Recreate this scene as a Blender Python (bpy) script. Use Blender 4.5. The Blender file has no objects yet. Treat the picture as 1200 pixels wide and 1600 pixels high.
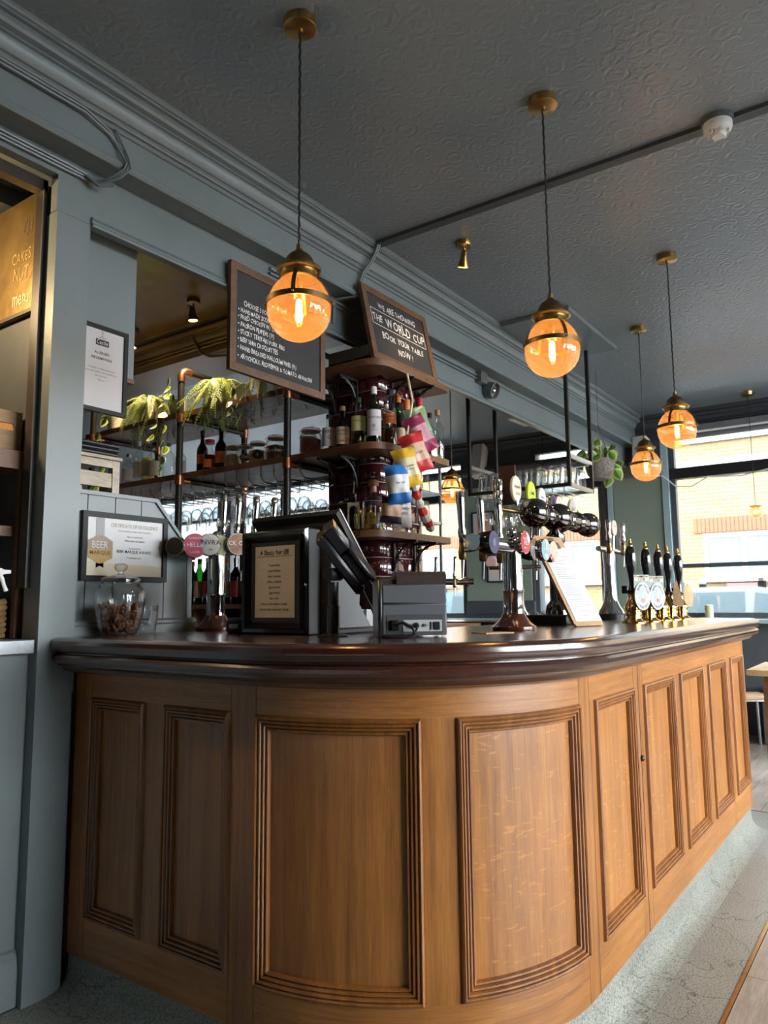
import bpy, math, random
from mathutils import Matrix, Vector, Euler
PI = math.pi
S = bpy.context.scene
COL = S.collection
# ------------------------------------------------------------------ camera
H = 1.25
FWD, RIGHT, DOWN = None, None, None
def _n(v): return v.normalized()
_vx = _n(Vector((835., 136., 1166.)))
_vy = Vector((-1657., 162., 1166.)); _vy = _n(_vy - _vx*_vx.dot(_vy))
_up = _vx.cross(_vy)
if _up.y > 0: _up = -_up
right = Vector((_vx.x, _vy.x, _up.x)); down = Vector((_vx.y, _vy.y, _up.y)); fwd = Vector((_vx.z, _vy.z, _up.z))
cam = bpy.data.cameras.new('camera'); cam_o = bpy.data.objects.new('camera', cam); COL.objects.link(cam_o)
M = Matrix.Identity(4)
for i in range(3):
    M[i][0] = right[i]; M[i][1] = -down[i]; M[i][2] = -fwd[i]
M.translation = (0, 0, H)
cam_o.matrix_world = M
cam.sensor_fit = 'VERTICAL'; cam.sensor_height = 32.0; cam.lens = 1166/1600*32
cam.clip_start = .05; cam.clip_end = 200
cam.dof.use_dof = True; cam.dof.focus_distance = 2.7; cam.dof.aperture_fstop = 5.0
S.camera = cam_o
# ------------------------------------------------------------------ world, exposure
W = bpy.data.worlds.new('world'); S.world = W; W.use_nodes = True
bg = W.node_tree.nodes['Background']
bg.inputs[0].default_value = (.96, .98, 1.0, 1); bg.inputs[1].default_value = 25.0
S.view_settings.view_transform = 'Standard'; S.view_settings.look = 'None'
S.view_settings.exposure = 0.15; S.view_settings.gamma = 1.0; S.view_settings.use_curve_mapping = False
cy = S.cycles
cy.max_bounces = 9; cy.diffuse_bounces = 5; cy.glossy_bounces = 4; cy.transmission_bounces = 6; cy.transparent_max_bounces = 20
cy.caustics_reflective = False; cy.caustics_refractive = False; cy.sample_clamp_indirect = 6.0
def portal(c, n, w, h):          # a window opening the daylight comes in through
    L = bpy.data.lights.new('daylight_portal', 'AREA'); L.shape = 'RECTANGLE'; L.size = w; L.size_y = h
    L.cycles.is_portal = True
    o = bpy.data.objects.new('daylight_portal', L); COL.objects.link(o)
    n = Vector(n); z = -n; x = Vector((0,0,1)).cross(z).normalized(); y = z.cross(x)
    m = Matrix.Identity(4)
    for i in range(3): m[i][0] = x[i]; m[i][1] = y[i]; m[i][2] = z[i]
    m.translation = c; o.matrix_world = m
XW = 7.85                                   # inner face of the street wall
WIN = [(-2.9, -.75), (-.6, 1.98), (2.69, 3.50), (4.38, 6.1), (6.3, 8.5), (8.7, 10.7)]   # street windows (Y ranges)
WZ0, WZ1 = 1.08, 3.0
for a, b in WIN: portal((XW+.1, (a+b)/2, (WZ0+WZ1)/2), (-1, 0, 0), b-a, WZ1-WZ0)
SIDE = [(1.3, 4.1), (4.5, 7.5)]   # windows of the side street wall (X ranges)
YW = -3.3
for a, b in SIDE: portal(((a+b)/2, YW-.2, (WZ0+WZ1)/2-.2), (0, 1, 0), b-a, WZ1-WZ0+.5)
# ------------------------------------------------------------------ materials
def nt(name):
    m = bpy.data.materials.new(name); m.use_nodes = True
    return m, m.node_tree, m.node_tree.nodes['Principled BSDF']
def N(t, kind, **kw):
    n = t.nodes.new(kind)
    for k, v in kw.items():
        if k in n.inputs: n.inputs[k].default_value = v
        else: setattr(n, k, v)
    return n
def c4(c): return (c[0], c[1], c[2], 1)
MATS = {}
def mat(name, col, rough=.5, metal=0., var=.12, vscale=(8,8,8), bump=0., bscale=60, coat=0., col2=None, spec=.5, emit=None, es=0):
    if name in MATS: return MATS[name]
    m, t, p = nt(name)
    tc = N(t, 'ShaderNodeTexCoord')
    mp = N(t, 'ShaderNodeMapping'); mp.inputs['Scale'].default_value = vscale
    t.links.new(tc.outputs['Object'], mp.inputs[0])
    nz = N(t, 'ShaderNodeTexNoise', Scale=1.0, Detail=5.0, Roughness=.6); t.links.new(mp.outputs[0], nz.inputs['Vector'])
    r = N(t, 'ShaderNodeValToRGB'); r.color_ramp.elements[0].position = .3; r.color_ramp.elements[1].position = .72
    a = [c*(1-var) for c in col]; b = col2 or [min(1, c*(1+var)) for c in col]
    r.color_ramp.elements[0].color = c4(a); r.color_ramp.elements[1].color = c4(b)
    t.links.new(nz.outputs['Fac'], r.inputs[0]); t.links.new(r.outputs[0], p.inputs['Base Color'])
    p.inputs['Roughness'].default_value = rough; p.inputs['Metallic'].default_value = metal
    p.inputs['Specular IOR Level'].default_value = spec
    p.inputs['Coat Weight'].default_value = coat; p.inputs['Coat Roughness'].default_value = .12
    if emit: p.inputs['Emission Color'].default_value = c4(emit); p.inputs['Emission Strength'].default_value = es
    if bump:
        n2 = N(t, 'ShaderNodeTexNoise', Scale=float(bscale), Detail=4.0); t.links.new(tc.outputs['Object'], n2.inputs['Vector'])
        bp = N(t, 'ShaderNodeBump', Strength=bump, Distance=.01); t.links.new(n2.outputs['Fac'], bp.inputs['Height'])
        t.links.new(bp.outputs[0], p.inputs['Normal'])
    MATS[name] = m; return m
def wood(name, a, b, stretch=(28,28,1.2), rough=.4, coat=.25, fleck=0., bump=.08):
    if name in MATS: return MATS[name]
    m, t, p = nt(name)
    tc = N(t, 'ShaderNodeTexCoord')
    mp = N(t, 'ShaderNodeMapping'); mp.inputs['Scale'].default_value = stretch
    t.links.new(tc.outputs['Object'], mp.inputs[0])
    n1 = N(t, 'ShaderNodeTexNoise', Scale=1.0, Detail=3.0, Roughness=.6, Distortion=.6); t.links.new(mp.outputs[0], n1.inputs['Vector'])
    mp2 = N(t, 'ShaderNodeMapping'); mp2.inputs['Scale'].default_value = [s*7 for s in stretch]
    t.links.new(tc.outputs['Object'], mp2.inputs[0])
    n2 = N(t, 'ShaderNodeTexNoise', Scale=1.0, Detail=4.0, Roughness=.7); t.links.new(mp2.outputs[0], n2.inputs['Vector'])
    n3 = N(t, 'ShaderNodeTexNoise', Scale=2.3, Detail=2.0); t.links.new(tc.outputs['Object'], n3.inputs['Vector'])
    mx = N(t, 'ShaderNodeMath', operation='MULTIPLY_ADD'); mx.inputs[1].default_value = .45; t.links.new(n2.outputs['Fac'], mx.inputs[0])
    m3 = N(t, 'ShaderNodeMath', operation='MULTIPLY_ADD'); m3.inputs[1].default_value = .55; m3.inputs[2].default_value = -.1
    t.links.new(n1.outputs['Fac'], m3.inputs[0]); t.links.new(m3.outputs[0], mx.inputs[2])
    m4 = N(t, 'ShaderNodeMath', operation='MULTIPLY_ADD'); m4.inputs[1].default_value = .35
    t.links.new(n3.outputs['Fac'], m4.inputs[0]); t.links.new(mx.outputs[0], m4.inputs[2])
    r = N(t, 'ShaderNodeValToRGB'); r.color_ramp.elements[0].position = .36; r.color_ramp.elements[1].position = .78
    r.color_ramp.elements[0].color = c4(a); r.color_ramp.elements[1].color = c4(b)
    t.links.new(m4.outputs[0], r.inputs[0])
    out = r.outputs[0]
    if fleck:        # medullary rays of quarter-sawn oak
        mf = N(t, 'ShaderNodeMapping'); mf.inputs['Scale'].default_value = (14, 14, 60); mf.inputs['Rotation'].default_value = (.25, .3, 0)
        t.links.new(tc.outputs['Object'], mf.inputs[0])
        nf = N(t, 'ShaderNodeTexNoise', Scale=1.0, Detail=1.5, Distortion=1.6); t.links.new(mf.outputs[0], nf.inputs['Vector'])
        rf = N(t, 'ShaderNodeValToRGB'); rf.color_ramp.elements[0].position = .62; rf.color_ramp.elements[1].position = .70
        t.links.new(nf.outputs['Fac'], rf.inputs[0])
        mm = N(t, 'ShaderNodeMath', operation='MULTIPLY'); mm.inputs[1].default_value = fleck; t.links.new(rf.outputs[0], mm.inputs[0])
        mix = N(t, 'ShaderNodeMix', data_type='RGBA'); t.links.new(mm.outputs[0], mix.inputs['Factor'])
        t.links.new(out, mix.inputs['A']); mix.inputs['B'].default_value = c4([min(1, x*1.7) for x in b]); out = mix.outputs['Result']
    t.links.new(out, p.inputs['Base Color'])
    p.inputs['Roughness'].default_value = rough; p.inputs['Coat Weight'].default_value = coat; p.inputs['Coat Roughness'].default_value = .2
    bp = N(t, 'ShaderNodeBump', Strength=bump, Distance=.006); t.links.new(mx.outputs[0], bp.inputs['Height']); t.links.new(bp.outputs[0], p.inputs['Normal'])
    MATS[name] = m; return m
def glass(name, tint=(1,1,1), refl=.9, rough=.02, scatter=0., scol=(1,1,1), face=.06, edge=None):
    """thin glass: clear through the middle, mirror-like towards the rim"""
    if name in MATS: return MATS[name]
    m = bpy.data.materials.new(name); m.use_nodes = True; t = m.node_tree; t.nodes.clear()
    o = N(t, 'ShaderNodeOutputMaterial')
    tr = N(t, 'ShaderNodeBsdfTransparent', Color=c4(tint)); gl = N(t, 'ShaderNodeBsdfGlossy', Roughness=rough)
    gl.inputs['Color'].default_value = (refl, refl, refl, 1)
    lw = N(t, 'ShaderNodeLayerWeight', Blend=.35)
    nz = N(t, 'ShaderNodeTexNoise', Scale=14.0, Detail=1.0)
    bp = N(t, 'ShaderNodeBump', Strength=.06, Distance=.01); t.links.new(nz.outputs['Fac'], bp.inputs['Height'])
    t.links.new(bp.outputs[0], gl.inputs['Normal'])
    if edge is not None:          # longer way through the glass towards the rim
        er = N(t, 'ShaderNodeValToRGB'); er.color_ramp.elements[0].position = .35; er.color_ramp.elements[1].position = 1.0
        er.color_ramp.elements[0].color = c4(tint); er.color_ramp.elements[1].color = c4([x*edge for x in tint])
        t.links.new(lw.outputs['Facing'], er.inputs[0]); t.links.new(er.outputs[0], tr.inputs['Color'])
    mu = N(t, 'ShaderNodeMath', operation='MULTIPLY_ADD'); mu.inputs[1].default_value = .75; mu.inputs[2].default_value = face
    t.links.new(lw.outputs['Facing'], mu.inputs[0])
    pw = N(t, 'ShaderNodeMath', operation='POWER'); pw.inputs[1].default_value = 1.6; t.links.new(mu.outputs[0], pw.inputs[0])
    mx = N(t, 'ShaderNodeMixShader'); t.links.new(pw.outputs[0], mx.inputs[0]); t.links.new(tr.outputs[0], mx.inputs[1]); t.links.new(gl.outputs[0], mx.inputs[2])
    last = mx
    if scatter:
        tl = N(t, 'ShaderNodeBsdfTranslucent', Color=c4(scol)); m2 = N(t, 'ShaderNodeMixShader', Fac=scatter)
        t.links.new(mx.outputs[0], m2.inputs[1]); t.links.new(tl.outputs[0], m2.inputs[2]); last = m2
    t.links.new(last.outputs[0], o.inputs[0]); MATS[name] = m; return m
def emis(name, col, s):
    if name in MATS: return MATS[name]
    m = bpy.data.materials.new(name); m.use_nodes = True; t = m.node_tree; t.nodes.clear()
    o = N(t, 'ShaderNodeOutputMaterial'); e = N(t, 'ShaderNodeEmission', Color=c4(col), Strength=s); t.links.new(e.outputs[0], o.inputs[0])
    MATS[name] = m; return m
PAINT = mat('blue_grey_gloss_paint', (.165,.200,.208), .38, var=.10, vscale=(2,2,2), bump=.05, bscale=30)
PAINT_D = mat('dark_slate_paint', (.055,.065,.075), .5, var=.1)
GREEN = mat('sage_green_paint', (.20,.26,.22), .5, var=.06, vscale=(2,2,2))
PALE = mat('pale_blue_paint', (.30,.42,.46), .4, var=.06)
OAK = wood('golden_oak', (.125,.040,.0065), (.40,.160,.034))
OAK_H = wood('golden_oak_rail', (.14,.046,.008), (.43,.178,.040), stretch=(1.5,1.5,40), fleck=.12)
OAK_F = wood('quarter_sawn_oak', (.14,.046,.007), (.43,.178,.038), fleck=.28)
OAK_M = wood('oak_moulding', (.085,.026,.004), (.31,.115,.024), rough=.35, coat=.35)
MAHOG = wood('dark_mahogany', (.012,.004,.0025), (.075,.020,.009), stretch=(4,4,40), rough=.2, coat=.9, bump=.05)
MAHOG_T = wood('dark_mahogany_turned', (.025,.006,.003), (.10,.025,.012), rough=.2, coat=.8)
SHELF = wood('reclaimed_board', (.055,.022,.008), (.22,.10,.042), stretch=(10,2,10), rough=.5, coat=.1, bump=.2)
SHELF_X = wood('reclaimed_board_x', (.055,.022,.008), (.24,.11,.045), stretch=(2,10,10), rough=.5, coat=.1, bump=.2)
FRAMEW = wood('rustic_frame_wood', (.06,.028,.013), (.19,.10,.055), stretch=(6,6,6), rough=.6, coat=0)
PINE = wood('pale_pine', (.25,.14,.06), (.50,.32,.16), stretch=(2,9,9), rough=.6, coat=0)
FLOORW = wood('grey_oak_floor', (.14,.115,.09), (.42,.37,.31), stretch=(2,22,22), rough=.33, coat=.2)
BRASS = mat('brushed_brass', (.42,.28,.10), .28, 1.0, var=.15, vscale=(30,30,30))
BRASS_D = mat('antique_brass', (.20,.135,.06), .38, 1.0, var=.2, vscale=(30,30,30))
BRASS_P = mat('polished_brass', (.75,.52,.20), .12, 1.0, var=.08)
COPPER = mat('copper_fitting', (.52,.235,.13), .32, 1.0, var=.2, vscale=(20,20,20))
CHROME = mat('chrome', (.72,.73,.74), .07, 1.0, var=.03)
STEEL = mat('brushed_steel', (.45,.46,.47), .3, 1.0, var=.08)
IRON = mat('black_iron', (.012,.012,.013), .42, 0., var=.2)
BLACK = mat('black_plastic', (.012,.012,.014), .35, 0., var=.1, spec=.4)
BLACKG = mat('gloss_black', (.006,.006,.008), .1, 0., var=.1, coat=.5)
GREYP = mat('grey_plastic', (.085,.09,.098), .5, 0., var=.05)
WHITE = mat('white_plastic', (.72,.72,.70), .4, var=.04)
PAPER = mat('white_paper', (.56,.56,.58), .8, var=.02)
CREAM = mat('cream_paper', (.62,.56,.43), .75, var=.04)
SLATE = mat('chalkboard_slate', (.030,.028,.029), .75, var=.25, vscale=(4,4,4))
CHALK = mat('chalk', (.80,.80,.78), .9, var=.05)
INK = mat('black_ink', (.02,.02,.022), .7, var=.02)
INKG = mat('grey_ink', (.22,.22,.23), .7, var=.02)
GLASS = glass('clear_glass', (.96,.97,.97), face=.13, edge=.25)
GLASSJ = glass('pressed_glass', (.93,.95,.95), face=.20, edge=.35)
GLASSB = glass('bottle_glass', (.90,.93,.92), face=.10, edge=.4)
GLASSG = glass('green_bottle_glass', (.10,.32,.08), face=.10)
GLASSD = glass('brown_bottle_glass', (.05,.022,.01), face=.08)
PANE = glass('window_pane', (.97,.985,.99), refl=.9, face=.02)
AMBER = glass('amber_globe_glass', (1.0,.84,.66), refl=.9, face=.07, scatter=.13, scol=(1,.52,.20))
LIQ_A = glass('amber_spirit', (.72,.36,.08), face=.03)
LIQ_G = glass('pale_gold_spirit', (.90,.76,.36), face=.03)
LIQ_R = glass('red_spirit', (.30,.03,.02), face=.03)
# ------------------------------------------------------------------ mesh helpers
class MB:
    def __init__(s): s.v = []; s.f = []
    def add(s, vs, fs):
        b = len(s.v); s.v += [tuple(p) for p in vs]; s.f += [tuple(i+b for i in f) for f in fs]; return s
    def box(s, x0, x1, y0, y1, z0, z1, m=None):
        vs = [Vector((x, y, z)) for z in (z0, z1) for y in (y0, y1) for x in (x0, x1)]
        if m: vs = [m @ p for p in vs]
        return s.add(vs, [(0,2,3,1),(4,5,7,6),(0,1,5,4),(2,6,7,3),(0,4,6,2),(1,3,7,5)])
    def bbox(s, x0, x1, y0, y1, z0, z1, b=.004, m=None):      # box with chamfered vertical and top edges
        def ring(d, z): return [(x0+d,y0+b),(x0+b,y0+d),(x1-b,y0+d),(x1-d,y0+b),(x1-d,y1-b),(x1-b,y1-d),(x0+b,y1-d),(x0+d,y1-b)], z
        rs = [ring(b*.8, z0), ring(0, z0+b), ring(0, z1-b), ring(b*.8, z1)]
        vs = [Vector((p[0], p[1], z)) for r, z in rs for p in r]
        if m: vs = [m @ p for p in vs]
        fs = [tuple(range(7, -1, -1)), tuple(range(24, 32))]
        for k in range(3):
            for i in range(8): fs.append((k*8+i, k*8+(i+1) % 8, k*8+8+(i+1) % 8, k*8+8+i))
        return s.add(vs, fs)
    def cyl(s, p0, p1, r0, r1=None, n=14, cap=True):
        r1 = r0 if r1 is None else r1
        p0 = Vector(p0); p1 = Vector(p1); d = (p1-p0).normalized()
        a = d.orthogonal().normalized(); b = d.cross(a)
        vs = []
        for p, r in ((p0, r0), (p1, r1)):
            vs += [p + a*math.cos(2*PI*i/n)*r + b*math.sin(2*PI*i/n)*r for i in range(n)]
        fs = [(i, (i+1) % n, n+(i+1) % n, n+i) for i in range(n)]
        if cap: fs += [tuple(range(n-1, -1, -1)), tuple(range(n, 2*n))]
        return s.add(vs, fs)
    def tube(s, pts, r, n=8, closed=False):
        pts = [Vector(p) for p in pts]; m = len(pts); vs = []; a = None
        for i, p in enumerate(pts):
            if closed: d = pts[(i+1) % m]-pts[i-1]
            else: d = pts[min(i+1, m-1)]-pts[max(i-1, 0)]
            d.normalize()
            a = d.orthogonal().normalized() if a is None else (a - d*a.dot(d)).normalized()
            b = d.cross(a); rr = r[i] if isinstance(r, (list, tuple)) else r
            vs += [p + a*math.cos(2*PI*k/n)*rr + b*math.sin(2*PI*k/n)*rr for k in range(n)]
        fs = []
        for i in range(m if closed else m-1):
            j = (i+1) % m
            for k in range(n): fs.append((i*n+k, i*n+(k+1) % n, j*n+(k+1) % n, j*n+k))
        if not closed: fs += [tuple(range(n-1, -1, -1)), tuple(range((m-1)*n, m*n))]
        return s.add(vs, fs)
    def lathe(s, prof, n=24, c=(0,0,0), m=None, flute=None, caps=True):
        vs = []; c = Vector(c)
        for r, z in prof:
            for i in range(n):
                a = 2*PI*i/n; rr = r
                if flute: rr = flute(r, z, a)
                p = Vector((rr*math.cos(a), rr*math.sin(a), z))
                vs.append((m @ p if m else p) + c)
        fs = []; k = len(prof)
        for j in range(k-1):
            for i in range(n): fs.append((j*n+i, j*n+(i+1) % n, (j+1)*n+(i+1) % n, (j+1)*n+i))
        if caps:
            if prof[0][0] > 1e-5: fs.append(tuple(range(n-1, -1, -1)))
            if prof[-1][0] > 1e-5: fs.append(tuple(range((k-1)*n, k*n)))
        return s.add(vs, fs)
    def prism(s, poly, w0, w1, f):            # polygon in (u,v) pushed along w; f maps (u,v,w) to a point
        n = len(poly)
        vs = [f(u, v, w0) for u, v in poly] + [f(u, v, w1) for u, v in poly]
        fs = [tuple(range(n-1, -1, -1)), tuple(range(n, 2*n))] + [(i, (i+1) % n, n+(i+1) % n, n+i) for i in range(n)]
        return s.add(vs, fs)
    def sweep(s, prof, path, closed_prof=False, caps=True):   # prof: (out,z) ; path: (x,y,nx,ny)
        n = len(prof); vs = []
        for x, y, nx, ny in path: vs += [(x+nx*o, y+ny*o, z) for o, z in prof]
        fs = []; kk = n if closed_prof else n-1
        for i in range(len(path)-1):
            for k in range(kk): fs.append((i*n+k, (i+1)*n+k, (i+1)*n+(k+1) % n, i*n+(k+1) % n))
        if caps: fs += [tuple(range(n)), tuple(range(len(path)*n-1, (len(path)-1)*n-1, -1))]
        return s.add(vs, fs)
    def sphere(s, c, r, n=16, sz=1.0):
        k = max(6, n//2)
        return s.lathe([(r*math.sin(PI*j/k), -r*sz*math.cos(PI*j/k)) for j in range(k+1)], n, c)
    def mesh(s, name, ang=38):
        me = bpy.data.meshes.new(name); me.from_pydata(s.v, [], s.f); me.validate()
        import bmesh
        bm = bmesh.new(); bm.from_mesh(me); bmesh.ops.remove_doubles(bm, verts=bm.verts, dist=1e-6)
        bmesh.ops.recalc_face_normals(bm, faces=bm.faces); bm.to_mesh(me); bm.free()
        me.polygons.foreach_set('use_smooth', [True]*len(me.polygons))
        me.set_sharp_from_angle(angle=math.radians(ang)); me.update()
        return me
    def build(s, name, material, parent=None, loc=None, rot=None, ang=38):
        me = s.mesh(name, ang); me.materials.append(material)
        return obj(name, me, parent, loc, rot)
def obj(name, me, parent=None, loc=None, rot=None):
    o = bpy.data.objects.new(name, me); COL.objects.link(o)
    if parent: o.parent = parent
    if loc is not None: o.location = loc
    if rot is not None: o.rotation_euler = rot
    return o
def tag(o, label, cat, group=None, kind=None):
    o['label'] = label; o['category'] = cat
    if group: o['group'] = group
    if kind: o['kind'] = kind
    return o
def struct(o, label=None):
    o['kind'] = 'structure'
    if label: o['label'] = label
    return o
def thing(name, label, cat, loc=(0,0,0), rz=0, group=None):
    o = bpy.data.objects.new(name, None); o.empty_display_size = .05; COL.objects.link(o)
    o.location = loc; o.rotation_euler = (0, 0, rz)
    return tag(o, label, cat, group)
def copy_tree(o, parent=None):
    c = o.copy(); COL.objects.link(c); c.parent = parent
    for ch in list(o.children): copy_tree(ch, c)
    return c
def place(proto, used, loc, rz=0, label=None, scale=None):
    o = proto if not used else copy_tree(proto)
    o.location = loc; o.rotation_euler.z = rz
    if label: o['label'] = label
    if scale: o.scale = (scale,)*3
    return o
# lettering
_GL = {}
def glyph(ch):
    if ch in _GL: return _GL[ch]
    cu = bpy.data.curves.new('glyph', 'FONT'); cu.body = ch; cu.size = 1.0; cu.offset = .008; cu.resolution_u = 2
    o = bpy.data.objects.new('glyph', cu); COL.objects.link(o)
    me = o.to_mesh()
    vs = [(v.co.x, v.co.y) for v in me.vertices]; fs = [tuple(p.vertices) for p in me.polygons]
    o.to_mesh_clear(); bpy.data.objects.remove(o); bpy.data.curves.remove(cu)
    w = max([v[0] for v in vs]) if vs else .28
    lo = min([v[0] for v in vs]) if vs else 0
    _GL[ch] = (vs, fs, lo, w); return _GL[ch]
def text(lines, f, material, parent, name='lettering', hand=0., seed=1, xs=1.0, thick=0.):
    """lines: (string, u, v, size, align); f maps (u,v) to a point on the surface; one object for each line"""
    rnd = random.Random(seed); last = None
    for st, u, v, size, al in lines:
        cur = 0; seq = []; mb = MB()
        for ch in st:
            if ch == ' ': cur += .34; continue
            vs, fs, lo, hi = glyph(ch); seq.append((ch, cur-lo)); cur += hi-lo+.09
        w = cur*size*xs; u0 = u - (0 if al == 'L' else w/2 if al == 'C' else w)
        for ch, x in seq:
            vs, fs, lo, hi = glyph(ch)
            a = rnd.uniform(-1, 1)*hand*.22; sc = 1+rnd.uniform(-1, 1)*hand*.16; dy = rnd.uniform(-1, 1)*hand*.07
            sh = rnd.uniform(-.3, .5)*hand
            ca, sa = math.cos(a), math.sin(a); mx = (lo+hi)/2
            pts = []
            for px, py in vs:
                qx, qy = (px-mx)*sc + sh*py*.3, py*sc
                qx, qy = qx*ca-qy*sa, qx*sa+qy*ca
                pts.append(f(u0+(qx+mx+x)*size*xs, v+(qy+dy)*size))
            mb.add(pts, fs)
        if mb.v:
            me = bpy.data.meshes.new(name); me.from_pydata(mb.v, [], mb.f); me.materials.append(material); last = obj(name, me, parent)
    return last
def plane_map(o, U, V, n, eps=.0012):
    o = Vector(o)+Vector(n)*eps; U = Vector(U); V = Vector(V)
    return lambda u, v: o+U*u+V*v
def strip(mb, f, u0, v0, u1, v1, w):       # a drawn line of width w
    d = Vector((u1-u0, v1-v0)).normalized()*w/2; p = Vector((-d.y, d.x))
    mb.add([f(u0+p.x, v0+p.y), f(u0-p.x, v0-p.y), f(u1-p.x, v1-p.y), f(u1+p.x, v1+p.y)], [(0,1,2,3)])
def ell(n, a, b, cx=0, cy_=0): return [(cx+a*math.cos(2*PI*i/n), cy_+b*math.sin(2*PI*i/n)) for i in range(n)]
# ------------------------------------------------------------------ the room
CZ = 3.17
def ceiling_mat():
    m, t, p = nt('embossed_ceiling_paper')
    tc = N(t, 'ShaderNodeTexCoord')
    nz = N(t, 'ShaderNodeTexNoise', Scale=1.2, Detail=4.0); t.links.new(tc.outputs['Object'], nz.inputs['Vector'])
    r = N(t, 'ShaderNodeValToRGB'); r.color_ramp.elements[0].color = (.185,.225,.255,1); r.color_ramp.elements[1].color = (.255,.300,.335,1)
    t.links.new(nz.outputs['Fac'], r.inputs[0]); t.links.new(r.outputs[0], p.inputs['Base Color'])
    p.inputs['Roughness'].default_value = .32
    vo = N(t, 'ShaderNodeTexVoronoi', Scale=11.0, Randomness=.35); t.links.new(tc.outputs['Object'], vo.inputs['Vector'])
    mu = N(t, 'ShaderNodeMath', operation='MULTIPLY'); mu.inputs[1].default_value = 22.0; t.links.new(vo.outputs['Distance'], mu.inputs[0])
    si = N(t, 'ShaderNodeMath', operation='SINE'); t.links.new(mu.outputs[0], si.inputs[0])
    n2 = N(t, 'ShaderNodeTexNoise', Scale=26.0, Detail=2.0, Distortion=1.0); t.links.new(tc.outputs['Object'], n2.inputs['Vector'])
    gt = N(t, 'ShaderNodeMath', operation='MULTIPLY'); t.links.new(si.outputs[0], gt.inputs[0])
    rr = N(t, 'ShaderNodeValToRGB'); rr.color_ramp.elements[0].position = .46; rr.color_ramp.elements[1].position = .6
    t.links.new(n2.outputs['Fac'], rr.inputs[0]); t.links.new(rr.outputs[0], gt.inputs[1])
    bp = N(t, 'ShaderNodeBump', Strength=.3, Distance=.004); t.links.new(gt.outputs[0], bp.inputs['Height']); t.links.new(bp.outputs[0], p.inputs['Normal'])
    return m
CEIL = ceiling_mat()
struct(MB().box(-4, XW+.3, YW-.3, 11, CZ, CZ+.1).build('ceiling', CEIL), 'dark blue grey ceiling with embossed paper')
# floor
def concrete_mat():
    m, t, p = nt('worn_terrazzo')
    tc = N(t, 'ShaderNodeTexCoord')
    n1 = N(t, 'ShaderNodeTexNoise', Scale=160.0, Detail=3.0, Roughness=.7); t.links.new(tc.outputs['Object'], n1.inputs['Vector'])
    n2 = N(t, 'ShaderNodeTexNoise', Scale=3.0, Detail=4.0); t.links.new(tc.outputs['Object'], n2.inputs['Vector'])
    r = N(t, 'ShaderNodeValToRGB'); e = r.color_ramp.elements
    e[0].position = .33; e[0].color = (.06,.07,.055,1); e[1].position = .56; e[1].color = (.33,.34,.315,1)
    t.links.new(n1.outputs['Fac'], r.inputs[0])
    r2 = N(t, 'ShaderNodeValToRGB'); r2.color_ramp.elements[0].color = (.55,.55,.52,1); r2.color_ramp.elements[1].color = (1.1,1.1,1.06,1)
    t.links.new(n2.outputs['Fac'], r2.inputs[0])
    mx = N(t, 'ShaderNodeMix', data_type='RGBA', blend_type='MULTIPLY'); mx.inputs['Factor'].default_value = 1
    t.links.new(r.outputs[0], mx.inputs['A']); t.links.new(r2.outputs[0], mx.inputs['B'])
    vo = N(t, 'ShaderNodeTexVoronoi', feature='DISTANCE_TO_EDGE', Scale=2.4)
    nd = N(t, 'ShaderNodeTexNoise', Scale=7.0, Detail=3.0); t.links.new(tc.outputs['Object'], nd.inputs['Vector'])
    va = N(t, 'ShaderNodeVectorMath', operation='MULTIPLY_ADD'); va.inputs[1].default_value = (.3,.3,.3)
    t.links.new(nd.outputs['Color'], va.inputs[0]); t.links.new(tc.outputs['Object'], va.inputs[2]); t.links.new(va.outputs[0], vo.inputs['Vector'])
    rc = N(t, 'ShaderNodeValToRGB'); rc.color_ramp.elements[0].position = .0; rc.color_ramp.elements[0].color = (.25,.25,.25,1)
    rc.color_ramp.elements[1].position = .012; rc.color_ramp.elements[1].color = (1,1,1,1); t.links.new(vo.outputs['Distance'], rc.inputs[0])
    m2 = N(t, 'ShaderNodeMix', data_type='RGBA', blend_type='MULTIPLY'); m2.inputs['Factor'].default_value = .8
    t.links.new(mx.outputs['Result'], m2.inputs['A']); t.links.new(rc.outputs[0], m2.inputs['B'])
    t.links.new(m2.outputs['Result'], p.inputs['Base Color']); p.inputs['Roughness'].default_value = .3
    bp = N(t, 'ShaderNodeBump', Strength=.25, Distance=.003); t.links.new(n1.outputs['Fac'], bp.inputs['Height']); t.links.new(bp.outputs[0], p.inputs['Normal'])
    return m
CONC = concrete_mat()
fl = struct(MB().box(-4, XW+.3, YW-.3, 11, -.1, -.02).build('floor', FLOORW), 'grey oak floor and worn concrete walkway around the bar')
MB().box(.2, 5.08, .585, 2.42, -.02, 0).build('concrete_apron', CONC, fl)
mb = MB().box(-.5, 5.09, .572, .584, -.02, .002); mb.box(5.081, 5.092, .572, 2.4, -.02, .002)
mb.build('brass_strip', BRASS, fl)
rnd = random.Random(3)
pl = MB().box(0, 1.2, .0015, .1285, -.02, 0).mesh('plank'); pl.materials.append(FLOORW)
def planks(x0, x1, y0, y1):
    y = y1-.13; k = 0
    while y > y0:
        x = x0 - rnd.uniform(0, .9)
        while x < x1:
            a = max(x, x0); b = min(x+1.2, x1)
            if b-a > .03:
                o = obj('plank', pl, fl, (a, y, rnd.uniform(-.0015, 0))); o.scale = ((b-a-.003)/1.2, 1, 1)
            x += 1.2
        y -= .13
planks(1.9, 5.08, -.35, .572); planks(5.1, XW, -.1, 2.3)
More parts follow.
